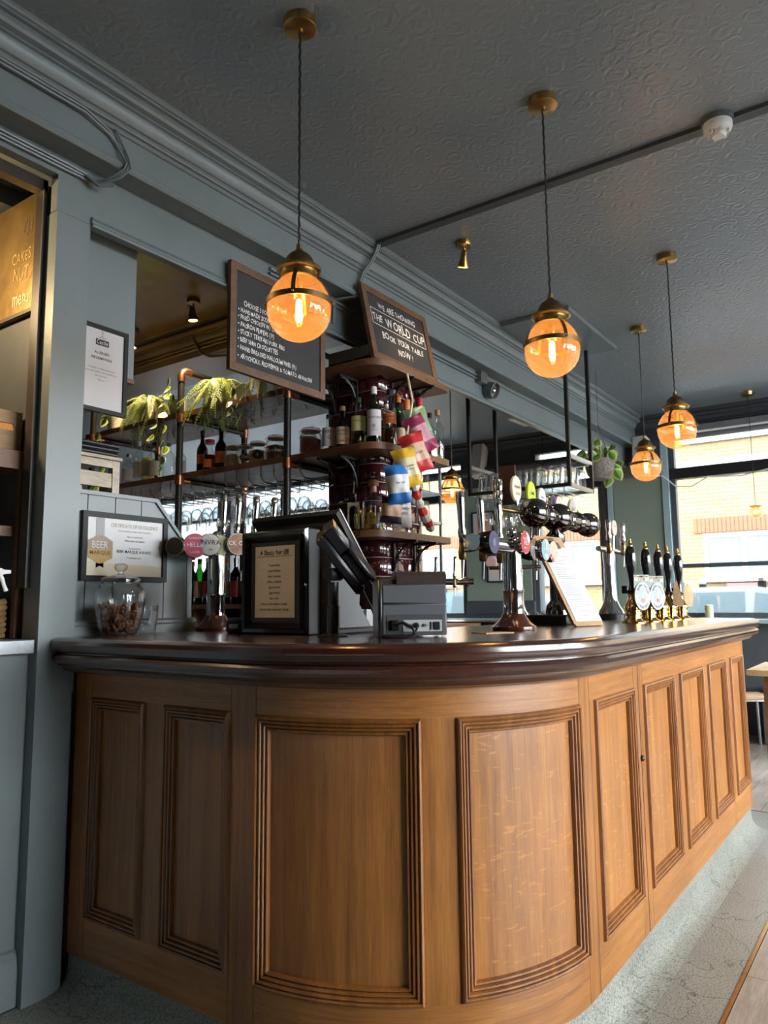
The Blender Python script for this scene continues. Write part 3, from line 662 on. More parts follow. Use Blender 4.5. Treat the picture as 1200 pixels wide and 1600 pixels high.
p0 = pump(); names = ['nearest hand pump, with a white oval badge, next to the flared tap', 'second hand pump from the flared tap, with a white oval badge', 'third hand pump from the flared tap, without a badge of its own', 'fourth hand pump, carrying a wedge shaped wooden badge', 'last hand pump, nearest the wide window']
pumps = []
for i, x in enumerate((3.57, 3.815, 4.035, 4.215, 4.435)):
    pumps.append(place(p0, i > 0, (x, 1.10, T), 0, names[i]))
def clip(par, rz, dx, dy, oval=True):
    R_ = Matrix.Translation((dx, dy, 0)) @ Matrix.Rotation(rz, 4, 'Z')
    g = lambda u, v, w: R_ @ Vector((u, w, v))
    if oval:
        c = MB().prism([(-.042,.225),(.042,.225),(.042,.165),(-.042,.165)], 0, .006, g).build('pump_clip', CLIPG, par)
        MB().prism([(-.040,.222),(.040,.222),(.040,.196),(-.040,.196)], -.001, 0, g).build('clip_panel', CREAM, c)
        MB().prism(ell(28,.043,.066,0,.125), -.004, .005, g).build('clip_oval', PAPER, c)
        MB().prism(ell(24,.020,.036,0,.13), -.005, -.003, g).build('clip_picture', SKY, c)
        MB().prism(ell(14,.010,.010,.002,.105), -.006, -.004, g).build('clip_picture', RED, c)
        MB().prism([(-.006,.11),(.008,.11),(.006,.15),(-.003,.152)], -.0058, -.004, g).build('clip_picture', PAPER, c)
        f = lambda u, v: R_ @ Vector((u, -.0052, v))
        text([('CHAMPION', 0, .211, .0145, 'C'), ('CLUB', 0, .198, .016, 'C')], lambda u, v: R_ @ Vector((u, -.0022, v)), INK, c)
        for wd, a0, a1 in (('TIMOTHY TAYLOR', PI*.95, PI*.05), ('LANDLORD', PI*1.2, PI*1.8)):
            mb = MB()
            for k, ch in enumerate(wd):
                if ch == ' ': continue
                a = a0+(a1-a0)*(k+.5)/len(wd); vs, fs, lo, hi = glyph(ch)
                rot = a-PI/2 if a < PI else a+PI/2
                cx_, cz_ = .031*math.cos(a), .125+.052*math.sin(a)
                mb.add([f(cx_+(px-(lo+hi)/2)*.013*math.cos(rot)-(py-.35)*.013*math.sin(rot), cz_+(px-(lo+hi)/2)*.013*math.sin(rot)+(py-.35)*.013*math.cos(rot)) for px, py in vs], fs)
            me = bpy.data.meshes.new('lettering'); me.from_pydata(mb.v, [], mb.f); me.materials.append(INK); obj('lettering', me, c)
    else:
        MB().prism([(-.012,.195),(.004,.21),(.034,.085),(.018,.07),(-.022,.085)], 0, .012, g).build('pump_clip', PINE, par)
clip(pumps[0], -.65, -.012, -.050); clip(pumps[1], -.65, -.012, -.050); clip(pumps[3], -1.15, -.02, -.045, False)
MB().prism([(-.03,.15),(0,.20),(.03,.14),(.02,.07),(-.02,.07)], 0, .006, lambda u, v, w: Matrix.Rotation(-.9, 4, 'Z') @ Vector((u+.045, w-.015, v))).build('pump_clip', GOLDP, pumps[4])
# framed drinks card
t = thing('drinks_card_stand', 'black framed drinks price card standing on the bar', 'sign', (1.86, 1.79, T), -PI/2)
mb = MB(); w, h = .305, .356; rings = []
for d, o in ((0,.012),(.006,0),(.018,.004),(.024,-.004),(.036,.008),(.042,.014)):
    rings.append([(-w/2+d, o, .002+d), (w/2-d, o, .002+d), (w/2-d, o, h-d), (-w/2+d, o, h-d)])
mb.add([p for r in rings for p in r], [(k*4+i, k*4+(i+1) % 4, (k+1)*4+(i+1) % 4, (k+1)*4+i) for k in range(5) for i in range(4)])
mb.build('frame', BLACKG, t, ang=20)
MB().bbox(-w/2, w/2, .012, .075, 0, h, .004).build('case', BLACK, t)
CARD = mat('sand_card', (.50,.45,.38), .7, var=.04)
MB().box(-.112, .112, .013, .0145, .042, h-.042).build('mount', BLACK, t)
MB().box(-.092, .092, .0115, .013, .058, .302).build('card', CARD, t)
ls = [('4 Shots for £18', 0, .272, .0245, 'C')]
for k, s in enumerate(('Tequila Rose', 'Lady Guinness', 'Baby Guinness', 'White Sambuca', 'Jagermeister', 'Jager Bomb', 'Limoncello', 'Olmeca Altos Blanco Tequila', 'Olmeca Altos Reposado Tequila')): ls.append((s, 0, .2325-.0188*k, .0118, 'C'))
f = plane_map((0, .0115, 0), (1,0,0), (0,0,1), (0,-1,0))
tx = text(ls, f, INK, t, xs=.82); mb = MB(); strip(mb, f, -.083, .267, .083, .267, .0012); mb.build('underline', INK, t)
# till screen seen from behind
t = thing('till_terminal', 'black touchscreen till seen from behind, leaning over the bar', 'till', (0,0,T))
A = Vector((1.98, 0, .421)); B = Vector((2.24, 0, .120)); d = (B-A).normalized(); nn = Vector((d.z, 0, -d.x))
if nn.x > 0: nn = -nn
LEN = (B-A).length
def mon(u, v, w): return A + d*v + nn*w + Vector((0, u, 0))
mb = MB().prism([(1.593,0),(1.997,0),(1.997,LEN),(1.593,LEN)], -.004, .022, mon)
mb.prism([(1.64,.03),(1.95,.03),(1.93,LEN-.06),(1.66,LEN-.06)], .022, .045, mon); mb.build('screen_housing', BLACK, t)
MB().prism([(1.590,-.003),(1.594,-.003),(1.594,LEN+.003),(1.590,LEN+.003)], -.006, .0, mon).build('bezel', STEEL, t)
MB().prism([(1.60,.01),(1.99,.01),(1.99,LEN-.01),(1.60,LEN-.01)], -.006, -.004, mon).build('display', BLACKG, t)
mb = MB().prism([(1.945,.0),(2.17,.0),(2.17,.02),(2.10,.10),(2.11,.20),(2.02,.33),(1.985,.345),(1.955,.33),(1.945,.30)], 1.60, 1.72, lambda u, v, w: (u, w, v)); mb.build('stand', GREYP, t)
MB().bbox(1.96, 2.17, 1.58, 1.98, 0, .022, .006).build('foot', BLACK, t)
# card payment terminal on a pole
t = thing('card_terminal', 'black card payment terminal tilted on a short pole', 'card reader', (1.84, 1.505, T))
MB().lathe([(.05,0),(.05,.004),(.03,.009),(.024,.012)], 24).build('foot', BLACK, t)
MB().lathe([(.020,.01),(.020,.095),(.017,.097),(.017,.17)], 20).build('pole', mat('satin_black', (.03,.03,.032), .25), t)
MB().cyl((-.03,0,.195), (.03,0,.195), .021, n=16).build('hinge', BLACK, t)
Lx = Vector((.62,-.25,-.74)).normalized(); Nn = Vector((.35,-.75,.55)); Nn = (Nn-Lx*Nn.dot(Lx)).normalized(); Wd = Nn.cross(Lx)
C0 = Vector((-.035, -.01, .325))
RT = Matrix.Identity(4)
for i in range(3): RT[i][0] = Lx[i]; RT[i][1] = Wd[i]; RT[i][2] = Nn[i]
RT.translation = C0
MB().bbox(-.01, .215, -.046, .046, -.045, -.012, .008, RT).build('cradle', BLACK, t)
MB().bbox(-.02, .075, -.040, .040, -.012, .030, .006, RT).bbox(.075, .20, -.040, .040, -.012, .020, .006, RT).build('reader_body', BLACK, t)
MB().box(.005, .062, -.030, .030, .030, .0308, RT).build('display', mat('lcd_grey', (.25,.27,.29), .2), t)
MB().box(-.019, -.002, -.036, .036, .030, .032, RT).build('label_strip', GOLDP, t)
MB().bbox(.070, .215, -.050, .050, .020, .034, .004, RT).build('keypad_hood', BLACK, t)
MB().tube([(.11,-.03,.15),(.14,-.05,.08),(.15,-.07,.02),(.16,-.09,.004)], .004, 8).build('cable', BLACK, t)
# receipt printer
t = thing('receipt_printer', 'grey receipt printer seen from behind with its cable sockets', 'printer', (1.935, 1.275, T), face(-.74,-.67))
w = .195
MB().bbox(-w/2, w/2, -.07, .07, .006, .10, .004).bbox(-w/2, w/2, -.07, .09, .10, .158, .004).build('body', GREYP, t)
MB().bbox(-w/2-.012, -w/2+.002, -.075, .09, 0, .175, .006).build('side_cover', BLACK, t)
mb = MB().prism([(-.072,.158),(-.072,.185),(-.055,.196),(.05,.196),(.085,.175),(.09,.158)], -w/2+.045, w/2, lambda u, v, wd: (wd, u, v)); mb.prism([(-.06,.158),(-.06,.172),(-.04,.182),(.08,.17),(.09,.158)], -w/2, -w/2+.045, lambda u, v, wd: (wd, u, v))
mb.build('lid', mat('brown_black_plastic', (.045,.030,.025), .35), t)
MB().box(-.092, .092, -.0712, -.070, .1005, .1015).build('seam', BLACK, t)
MB().box(-.085, .085, -.0715, -.069, .010, .068).build('recess', mat('shadow_grey', (.04,.042,.046), .6), t)
ip = MB().box(-.035, .082, -.0735, -.0715, .018, .052).build('interface_plate', mat('zinc_plate', (.42,.43,.42), .45, .2), t)
MB().bbox(.055, .075, -.0755, -.0735, .022, .046, .002).build('socket', BLACK, ip); MB().box(.046, .050, -.0755, -.0735, .022, .046).build('socket', BLACK, ip)
for x in (-.020, .030): MB().cyl((x,-.0735,.036), (x,-.078,.036), .005, n=10).build('screw', STEEL, ip)
MB().cyl((.004,-.0735,.036), (.004,-.088,.034), .009, .007, 12).build('plug', BLACK, t)
MB().tube([(.004,-.088,.034),(.002,-.10,.026),(-.012,-.10,.010),(-.03,-.10,.004)], .0035, 8).build('cable', BLACK, t)
MB().bbox(-.072, -.048, -.082, -.068, .022, .052, .003).build('power_plug', BLACK, t)
MB().tube([(-.06,-.08,.04),(-.04,-.10,.045),(-.012,-.105,.03),(-.005,-.10,.012),(-.03,-.105,.004),(-.075,-.10,.003),(-.10,-.09,.008)], .005, 8).build('cable', BLACK, t)
# small black dock beside the card
t = thing('charging_dock', 'small black plastic dock with a white sticker beside the drinks card', 'dock', (1.93, 2.03, T), -1.2)
MB().bbox(-.035, .035, -.03, .03, 0, .055, .010).build('body', BLACK, t); MB().box(-.018, .016, -.0315, -.030, .018, .034).build('sticker', PAPER, t)
# glass jar of nuts
t = thing('cookie_jar', 'ribbed glass cookie jar with a knobbed lid, a third full of nuts', 'jar', (1.655, 2.345, T))
fl_ = lambda r, z, a: r*(1+.012*math.cos(36*a)) if .012 < z < .178 else r
MB().lathe([(0,.002),(.055,.002),(.063,.006),(.070,.03),(.081,.075),(.088,.115),(.088,.14),(.082,.162),(.070,.178),(.064,.184),(.064,.190)], 108, flute=fl_).build('jar_body', GLASSJ, t, ang=80)
ld = MB().lathe([(.070,.190),(.071,.195),(.068,.201),(.050,.209),(.022,.215),(.010,.220),(.010,.226),(.020,.233),(.024,.242),(.020,.252),(.010,.257),(0,.258)], 36).build('lid', GLASSJ, t)
NUT = mat('roasted_nut', (.19,.075,.03), .5, var=.45, vscale=(40,40,40), bump=.3, bscale=120)
rnd = random.Random(5); mb = MB()
for k in range(290):
    z = rnd.uniform(.012, .108); R0 = .052+.018*z/.07
    r = R0*math.sqrt(rnd.random())*.97; a = rnd.uniform(0, 2*PI)
    Mx = Matrix.Translation((r*math.cos(a), r*math.sin(a), z)) @ Euler((rnd.uniform(0,3), rnd.uniform(0,3), rnd.uniform(0,3))).to_matrix().to_4x4() @ Matrix.Diagonal((1.3,.8,.65,1))
    mb.lathe([(0,-.009),(.006,-.006),(.009,0),(.006,.006),(0,.009)], 7, m=Mx)
nu = mb.build('mixed_nuts', NUT, None, (1.655, 2.345, T), ang=60); tag(nu, 'roasted nuts heaped inside the glass cookie jar', 'nuts', kind='stuff')
t = thing('plastic_tumbler', 'clear plastic tumbler with a paper slip, beside the cookie jar', 'tumbler', (1.80, 2.375, T))
MB().lathe([(0,.002),(.029,.002),(.031,.008),(.040,.105),(.0385,.105),(.030,.012),(0,.010)], 48, flute=lambda r, z, a: r*(1+.008*math.cos(24*a))).build('cup', glass('plastic_clear', (.93,.95,.95), face=.12), t, ang=80)
MB().box(-.02, .004, -.012, -.010, .03, .085, Matrix.Rotation(.35, 4, 'Y')).build('paper_slip', PAPER, t)
# beer mat and clipboard
tag(MB().box(-.055, .055, -.045, .045, 0, .003).build('beer_mat', PINE, None, (2.27, 1.17, T), (0,0,-.5)), 'thin card beer mat lying on the bar beside the tap', 'beer mat')
t = thing('clipboard', 'wooden clipboard with a printed menu leaning on the tap tower', 'clipboard', (3.01, 1.105, T+.004))
U = Vector((.975,-.22,0)).normalized(); V = Vector((.155,.17,.385)); V = (V-U*V.dot(U)).normalized(); Nw = U.cross(V)
def cb(u, v, w): return U*u+V*v+Nw*w
rr = [(-.105+.012,.0),(.105-.012,0),(.105,.012),(.105,.415),(.09,.43),(-.09,.43),(-.105,.415),(-.105,.012)]
MB().prism(rr, -.012, 0, cb).build('board', PINE, t)
MB().prism([(-.085,.02),(.100,.02),(.100,.375),(-.085,.375)], .0005, .002, cb).build('menu_sheet', PAPER, t)
mb = MB().prism([(-.05,.365),(.05,.365),(.045,.395),(-.045,.395)], .002, .010, cb); mb.prism([(-.02,.395),(.02,.395),(.014,.415),(-.014,.415)], .001, .014, cb); mb.build('clip', STEEL, t)
rnd = random.Random(9); f = lambda u, v: cb(u, v, .0026); mb = MB()
y = .35
while y > .05:
    if rnd.random() < .14: y -= .012
    strip(mb, f, -.065, y, -.065+rnd.uniform(.07,.15), y, .0022); y -= .0085
mb.build('printed_lines', INKG, t)

t = thing('menu_rack', 'blue and white folded menus standing on the lowest pier shelf', 'menus', (2.93, 2.27, 1.141), -PI/2)
for k in range(9): MB().box(-.09+.02*k, -.09+.02*k+.012, 0, .06, .006, .075+.006*(k % 3)).build('menu', SKY if k % 2 else PAPER, t)
MB().box(-.1, .1, -.006, .066, 0, .006).build('base', BLACK, t); MB().box(-.1, .1, -.01, -.006, 0, .03).build('front', BLACK, t)
# ------------------------------------------------------------------ tiled pier and its shelves
TILE = mat('burgundy_glazed_tile', (.045,.007,.009), .09, var=.35, vscale=(9,9,9), coat=.6, bump=.03, bscale=14)
GROUT = mat('pale_grout', (.42,.41,.39), .9, var=.1)
PX0, PX1, PY0, PY1, PR = 3.15, 3.60, 2.27, 2.61, .07
def rpoly(x0, x1, y0, y1, r, n=8):
    out = []
    for k in range(n+1): a = PI+PI/2*k/n; out.append((x0+r+r*math.cos(a), y0+r+r*math.sin(a)))
    for k in range(n+1): a = 1.5*PI+PI/2*k/n; out.append((x1-r+r*math.cos(a), y0+r+r*math.sin(a)))
    return out+[(x1, y1), (x0, y1)]
mb = MB().prism(rpoly(PX0+.004, PX1-.004, PY0+.004, PY1, PR-.003), .9, 2.66, lambda u, v, w: (u, v, w))
pier = struct(mb.build('pillar', GROUT), 'burgundy tiled pier with rounded corners behind the bar')
_tm = {}
def tile_mesh(L, h):
    k = round(L, 3)
    if k not in _tm:
        mb = MB(); b = .003; d = .009
        mb.add([(0,0,0),(L,0,0),(L,0,h),(0,0,h),(0,-d+b,0),(L,-d+b,0),(L,-d+b,h),(0,-d+b,h),(b,-d,b),(L-b,-d,b),(L-b,-d,h-b),(b,-d,h-b)],
               [(0,1,5,4),(1,2,6,5),(2,3,7,6),(3,0,4,7),(4,5,9,8),(5,6,10,9),(6,7,11,10),(7,4,8,11),(8,9,10,11)])
        me = mb.mesh('tile', 60); me.materials.append(TILE); _tm[k] = me
    return _tm[k]
def corner_mesh(h):
    mb = MB(); n = 8; vs = []
    for z in (0, .003, h-.003, h):
        for k in range(n+1):
            a = PI+PI/2*k/n; r = PR+(.005 if .001 < z < h-.001 else .002)
            vs.append((PR+r*math.cos(a), PR+r*math.sin(a), z))
    m = n+1
    mb.add(vs, [(j*m+i, j*m+i+1, (j+1)*m+i+1, (j+1)*m+i) for j in range(3) for i in range(n)])
    me = mb.mesh('tile', 60); me.materials.append(TILE); return me
TH, GP = .1, .0045
cm = corner_mesh(TH-GP)
for k in range(int((2.64-1.10)/TH)):
    z = 1.10+k*TH
    obj('tile', cm, pier, (PX0, PY0, z)); obj('tile', cm, pier, (PX1, PY0, z), (0, 0, PI/2))
    for a, b, onx in ((PY0+PR, PY1, True), (PX0+PR, PX1-PR, False)):
        off = .0 if k % 2 else -.1; x = a+off
        while x < b-.01:
            u0 = max(x, a); u1 = min(x+.2, b)
            if u1-u0 > .02:
                me = tile_mesh(u1-u0-GP, TH-GP)
                if onx: obj('tile', me, pier, (PX0+.006, u1-GP/2, z), (0, 0, -PI/2))
                else: obj('tile', me, pier, (u0+GP/2, PY0+.006, z))
            x += .2
bm = MB(); w = .007
bm.box(-.012, 0, -w, w, -.16, 0).box(-.155, 0, -w, w, -.012, 0)
arc = [(-.012-.13*(1-math.cos(a)), 0, -.15+.138*math.sin(a)) for a in [PI/2*i/10 for i in range(11)]]
bm.tube(arc, .0065, 6)
for c, r in (((-.042,0,-.042),.017), ((-.085,0,-.027),.010), ((-.027,0,-.088),.010)):
    for q in range(4):
        a = PI/2*q; cc = (c[0]+r*.62*math.cos(a), 0, c[2]+r*.62*math.sin(a))
        bm.lathe([(r*.5+.003*math.cos(b), .003*math.sin(b)) for b in [2*PI*i/6 for i in range(7)]], 10, cc, m=Matrix.Rotation(PI/2, 4, 'X'), caps=False)
    bm.box(c[0]-r*1.6, c[0]+r*1.6, -.003, .003, c[2]-.002, c[2]+.002)
BRK = bm.mesh('bracket', 50); BRK.materials.append(IRON)
def pier_shelf(z0, z1, label, ext=0., brackets=True, x1=3.66):
    t = thing('pier_shelf', label, 'shelf', (0,0,0), 0, 'wooden shelves wrapped around the tiled pier')
    xa, ya, r = 2.95-ext, 2.12-ext, .12
    crn = [(xa+r+r*math.cos(a), ya+r+r*math.sin(a)) for a in [PI+PI/2*i/8 for i in range(9)]]
    f = lambda u, v, w: (u, v, w)
    MB().prism([(xa, PY1), (xa, ya+r+.001)] + [(PX0-.008, ya+r+.001), (PX0-.008, PY1)], z0, z1, f).build('board', SHELF, t)
    MB().prism(crn + [(3.40, ya), (3.40, PY0-.008), (PX0+PR, PY0-.008), (PX0-.008, ya+r)], z0, z1, f).build('board', SHELF_X, t)
    MB().prism([(3.402, ya), (x1-.03, ya), (x1-.009, ya+.009), (x1, ya+.03), (x1, PY0+.1), (PX1+.008, PY0+.1), (PX1+.008, PY0-.008), (3.402, PY0-.008)], z0, z1, f).build('board', SHELF_X, t)
    if brackets:
        for y in (2.55, 2.40): obj('bracket', BRK, t, (PX0-.006, y, z0))
        for x in (3.27, 3.47): obj('bracket', BRK, t, (x, PY0-.006, z0), (0, 0, PI/2))
    return t
pier_shelf(2.465, 2.50, 'top wooden shelf of the tiled pier, carrying the small chalkboard')
pier_shelf(2.03, 2.065, 'middle wooden shelf of the tiled pier, lined with spirit bottles')
pier_shelf(1.585, 1.62, 'lower wooden shelf of the tiled pier, carrying two bottles')
pier_shelf(1.105, 1.14, 'lowest wooden shelf of the tiled pier, just above the bar', .09, False, 3.82)
# ------------------------------------------------------------------ bottles
def superr(p): return lambda r, z, a: r*1.0/((abs(math.cos(a+PI/4))**p+abs(math.sin(a+PI/4))**p)**(1/p)) * 1.0
def bottle(label, loc, h, r, g=GLASSB, cap=IRON, lab=None, lz=(.12,.52), liq=None, lvl=.5, shape='round', txt=None, tm=INK, band=None, caph=.11, rz=None, cat='bottle', group=None, name='spirit_bottle', capr=None):
    if rz is None: rz = face(-loc[0], -loc[1])
    t = thing(name, label, cat, loc, rz, group)
    nk = r*.36
    if shape == 'sq': pr = [(r*.9,0),(r,.012),(r,h*.56),(r*.92,h*.62),(nk*1.2,h*.70),(nk,h*.74),(nk,h*.92)]
    elif shape == 'dump': pr = [(r*.92,0),(r,.01),(r,h*.5),(r*.9,h*.58),(nk*1.25,h*.68),(nk,h*.74),(nk*1.15,h*.8),(nk,h*.92)]
    elif shape == 'wine': pr = [(r*.95,0),(r,.01),(r,h*.52),(r*.85,h*.60),(nk*1.15,h*.70),(nk,h*.78),(nk*.95,h*.95)]
    else: pr = [(r*.92,0),(r,.008),(r,h*.60),(r*.94,h*.65),(r*.7,h*.70),(nk*1.15,h*.765),(nk,h*.80),(nk,h*.93)]
    fl = superr(7) if shape == 'sq' else None
    flute = (lambda rr, z, a: fl(rr, z, a)*1.0 if rr > nk*1.6 else rr) if fl else None
    n = 32 if fl else 22
    MB().lathe([(0,.001)]+pr, n, flute=flute, caps=False).build('glass', g, t, ang=55)
    if liq:
        top_ = h*lvl; q = [(rr*.93, z+.004) for rr, z in pr if z < top_-.004]; q.append((q[-1][0], top_))
        MB().lathe([(0,.004)]+q+[(0,top_)], n, flute=flute, caps=False).build('liquid', liq, t, ang=55)
    cr = capr or nk*1.12
    MB().lathe([(0,h*(1-caph)),(cr,h*(1-caph)),(cr,h-.003),(cr*.85,h),(0,h)], 18, caps=False).build('cap', cap, t)
    if band: MB().lathe([(nk*1.06,h*(1-caph)-.03),(nk*1.06,h*(1-caph))], 18, caps=False).build('neck_band', band, t)
    if lab:
        z0, z1 = h*lz[0], h*lz[1]; R_ = r*1.015; A_ = 1.2
        if fl: wmap = lambda u, v, e=0: Vector((u, -r*.86-e-.001, v)); hw = r*.72
        else: wmap = lambda u, v, e=0: Vector(((R_+e)*math.sin(u/R_), -(R_+e)*math.cos(u/R_), v)); hw = R_*A_
        mb = MB(); k = 10
        mb.add([wmap(-hw+2*hw*i/k, z) for z in (z0, z1) for i in range(k+1)], [(i, i+1, k+2+i, k+1+i) for i in range(k)])
        l = mb.build('label', lab, t, ang=80)
        if txt: text([(s, u*r, z0+(z1-z0)*v, sz*r, 'C') for s, u, v, sz in txt], lambda u, v: wmap(u, v, .0008), tm, l, xs=.85)
    return t
CORK = mat('cork_brown', (.30,.17,.08), .8, var=.2); DKLAB = mat('cream_label', (.60,.50,.33), .6, var=.05); ORL = mat('orange_label', (.60,.15,.03), .5, var=.1)
REDC = mat('red_foil', (.42,.02,.03), .3, var=.1); ORC = mat('orange_foil', (.68,.20,.05), .35, var=.1); TEAL = mat('teal_label', (.08,.25,.28), .5, var=.1); YEL = mat('straw_label', (.62,.56,.30), .6, var=.05); DRED = mat('dark_red_label', (.20,.02,.02), .5, var=.1); GRNC = mat('green_foil', (.02,.06,.03), .4)
gp = 'spirit bottles on the middle pier shelf'; z = 2.066
bottle('clear bottle with a white KEEP label on the pier shelf', (3.04,2.515,z), .205, .037, GLASSB, BLACK, PAPER, (.12,.62), None, shape='dump', txt=[('KEEP',-.1,.72,.55),('G',.1,.38,.85)], group=gp)
bottle('dark whisky bottle with a cream double label', (3.04,2.42,z), .235, .037, GLASSD, CORK, DKLAB, (.10,.50), LIQ_A, .5, 'dump', txt=[('MONKEY',0,.72,.42),('SHOULDER',0,.52,.38),('WHISKY',0,.14,.3)], group=gp)
bottle('bourbon bottle with a straw label and dark red band', (3.04,2.315,z), .265, .039, GLASSB, GRNC, YEL, (.30,.60), LIQ_A, .25, 'dump', group=gp, txt=[('BUFFALO',0,.62,.34)])
bottle('green whisky bottle with a large white label marked 10', (3.04,2.213,z), .305, .038, GLASSG, WHITE, PAPER, (.13,.58), None, txt=[('LAPHROAIG',0,.66,.42),('10',0,.32,.62),('YEARS OLD',0,.2,.2)], group=gp, caph=.13)
bottle('clear whisky bottle with an orange label', (3.14,2.185,z), .31, .037, GLASSB, BLACK, ORL, (.38,.56), LIQ_A, .3, group=gp, txt=[('AUCHEN',0,.6,.34),('TOSHAN',0,.25,.34)], tm=INK)
bottle('pale green bottle with an orange neck band behind the crisps', (3.245,2.20,z), .295, .036, GLASSG, ORC, DKLAB, (.1,.4), LIQ_G, .6, group=gp)
bottle('clear bottle with an orange foil cap', (3.335,2.205,z), .30, .037, GLASSB, ORC, DKLAB, (.15,.45), LIQ_G, .55, group=gp, caph=.2, capr=.019)
bottle('dark green whiskey bottle with a red foil cap', (3.425,2.18,z), .325, .038, GLASSG, REDC, DKLAB, (.15,.58), LIQ_A, .5, group=gp, txt=[('JAMESON',.1,.75,.44)], caph=.2, capr=.018)
bottle('square clear bottle with a teal label', (3.54,2.185,z), .265, .036, GLASSB, BLACK, TEAL, (.42,.6), LIQ_A, .2, 'sq', group=gp, txt=[('GIN',0,.4,.5)], tm=PAPER)
bottle('clear corked bottle at the end of the pier shelf', (3.625,2.185,z), .30, .035, GLASSB, CORK, None, group=gp)
gp = 'bottles on the lower pier shelf'; z = 1.621
b = bottle('dark bottle with a cream LUCKY label and steel pourer', (3.02,2.335,z), .20, .042, GLASSD, BLACK, CREAM, (.06,.74), shape='sq', txt=[('LUCKY',-.05,.78,.55),('GOOD',-.05,.55,.5),('GIN',-.05,.2,.35)], group=gp)
MB().cyl((0,0,.2), (.004,0,.262), .004, .003, 8).build('pourer', STEEL, b)
bottle('square tequila bottle with a round wooden stopper', (3.03,2.215,z), .258, .044, GLASSB, CORK, CREAM, (.12,.34), LIQ_G, .45, 'sq', txt=[('TEQUILA',0,.5,.3)], group=gp, caph=.12, capr=.028, band=CORAL)
t = thing('picture_frame', 'small grey picture frame on the lowest pier shelf behind the printer', 'picture frame', (3.10, 2.07, 1.141), face(-.8,-.5))
mb = MB()
for a in ((-.065,.065,0,.02),(-.065,.065,.24,.26),(-.065,-.048,.02,.24),(.048,.065,.02,.24)): mb.box(a[0],a[1],0,.018,a[2],a[3])
mb.build('frame', GREYP, t); MB().box(-.048,.048,.008,.012,.02,.24).build('print', PAPER, t)
# ------------------------------------------------------------------ crisp packets on a hanging strip
def packet(label, loc, w, h, rz, ry, cols, txt=None, tm=INK, seed=0):
    t = thing('crisp_packet', label, 'crisps', loc, rz, 'crisp packets hanging from the pier'); t.rotation_euler = (0, ry, rz)
    rn = random.Random(seed); ph = rn.uniform(0, 6)
    def g(u, v, s):                       # u -1..1 , v 0..1
        bul = (max(0, 1-u*u))**.6*(math.sin(PI*min(1, max(0, v))))**.55*.034
        wr = .009*math.sin(3.2*v+2.2*u+ph)*math.sin(2.4*u-ph)+.0025*math.sin(9*v-5*u+2*ph)
        ww = w*(1-.10*math.sin(PI*v)+.03*math.sin(9*v+ph))
        return (u*ww/2, -s*bul+wr, -v*h)
    for (v0, v1), m, nm in zip(((0,.28),(.28,.74),(.74,1)), cols, ('bag_top','bag','bag_bottom')):
        mb = MB(); nu, nv = 8, 6
        for s in (1, -1):
            mb.add([g(-1+2*i/nu, v0+(v1-v0)*j/nv, s) for j in range(nv+1) for i in range(nu+1)], [(j*(nu+1)+i, j*(nu+1)+i+1, (j+1)*(nu+1)+i+1, (j+1)*(nu+1)+i) for j in range(nv) for i in range(nu)])
        mb.build(nm, m, t, ang=70)
    if txt: text([(s, u*w, v, sz*w, 'C') for s, u, v, sz in txt], lambda u, v: Vector(g(2*u/w, -v/h, 1))+Vector((0,-.002,0)), tm, t)
    return t
def foil(n, c): return mat('foil_'+n, c, .38, .0, var=.12, vscale=(25,25,25))
F = {k: foil(k, c) for k, c in dict(green=(.22,.34,.20), dgreen=(.05,.12,.06), pink=(.55,.30,.36), plum=(.30,.03,.10), tan=(.60,.38,.28), red=(.55,.03,.035), cream=(.62,.56,.36), yellow=(.68,.42,.03), white=(.62,.64,.66), blue=(.03,.17,.50), black=(.02,.02,.025), paper=(.60,.58,.55)).items()}
fz = face(-.75,-.66)
packet('green crisp packet at the top of the hanging strip', (3.17,2.055,2.26), .12, .19, fz+.2, -.35, (F['green'],F['green'],F['dgreen']), seed=1)
packet('plum and pink crisp packet under the green one', (3.09,2.02,2.19), .115, .20, fz, -.5, (F['plum'],F['pink'],F['plum']), seed=2)
packet('tan and red crisp packet in the middle of the strip', (3.04,2.0,2.09), .125, .20, fz, -.35, (F['red'],F['tan'],F['red']), [('crisps',.1,-.11,.14)], seed=3)
packet('cream and yellow crisp packet', (2.99,2.01,2.01), .12, .195, fz, -.25, (F['yellow'],F['cream'],F['yellow']), [('Cheddar',.1,-.10,.13),('& onion',.1,-.115,.10)], seed=4)
packet('white and blue crisp packet', (2.945,2.02,1.925), .12, .195, fz, -.12, (F['blue'],F['white'],F['blue']), [('sea salt',.1,-.10,.13)], seed=5)
packet('black and orange packet near the lower pier shelf', (2.965,2.05,1.77), .11, .13, fz, .1, (F['black'],F['tan'],F['black']), seed=6)
packet('cream pork snack packet near the lower pier shelf', (3.06,2.06,1.82), .10, .19, fz, .0, (F['paper'],F['paper'],F['paper']), [('PORK',0,-.08,.22),('CRUNCH',0,-.105,.18),('SPUDS',0,-.13,.18)], seed=7)
t = thing('striped_sweet_bag', 'long red and white striped sweet bag trailing onto the lower pier shelf', 'sweets', (3.12,2.045,1.98)); 
pts = [(0,0,0),(.012,-.005,-.08),(.03,-.01,-.16),(.07,-.012,-.24),(.13,-.01,-.30),(.19,0,-.345)]
for i in range(10):
    a, b = i/10*5, (i+1)/10*5
    q = []
    for x in (a, (a+b)/2, b):
        k = min(int(x), 4); q.append(Vector(pts[k]).lerp(Vector(pts[k+1]), x-k))
    MB().tube(q, [.020+.006*math.sin(i), .025, .020+.006*math.sin(i+1)], 8).build('stripe', (F['red'], F['paper'])[i % 2], t)
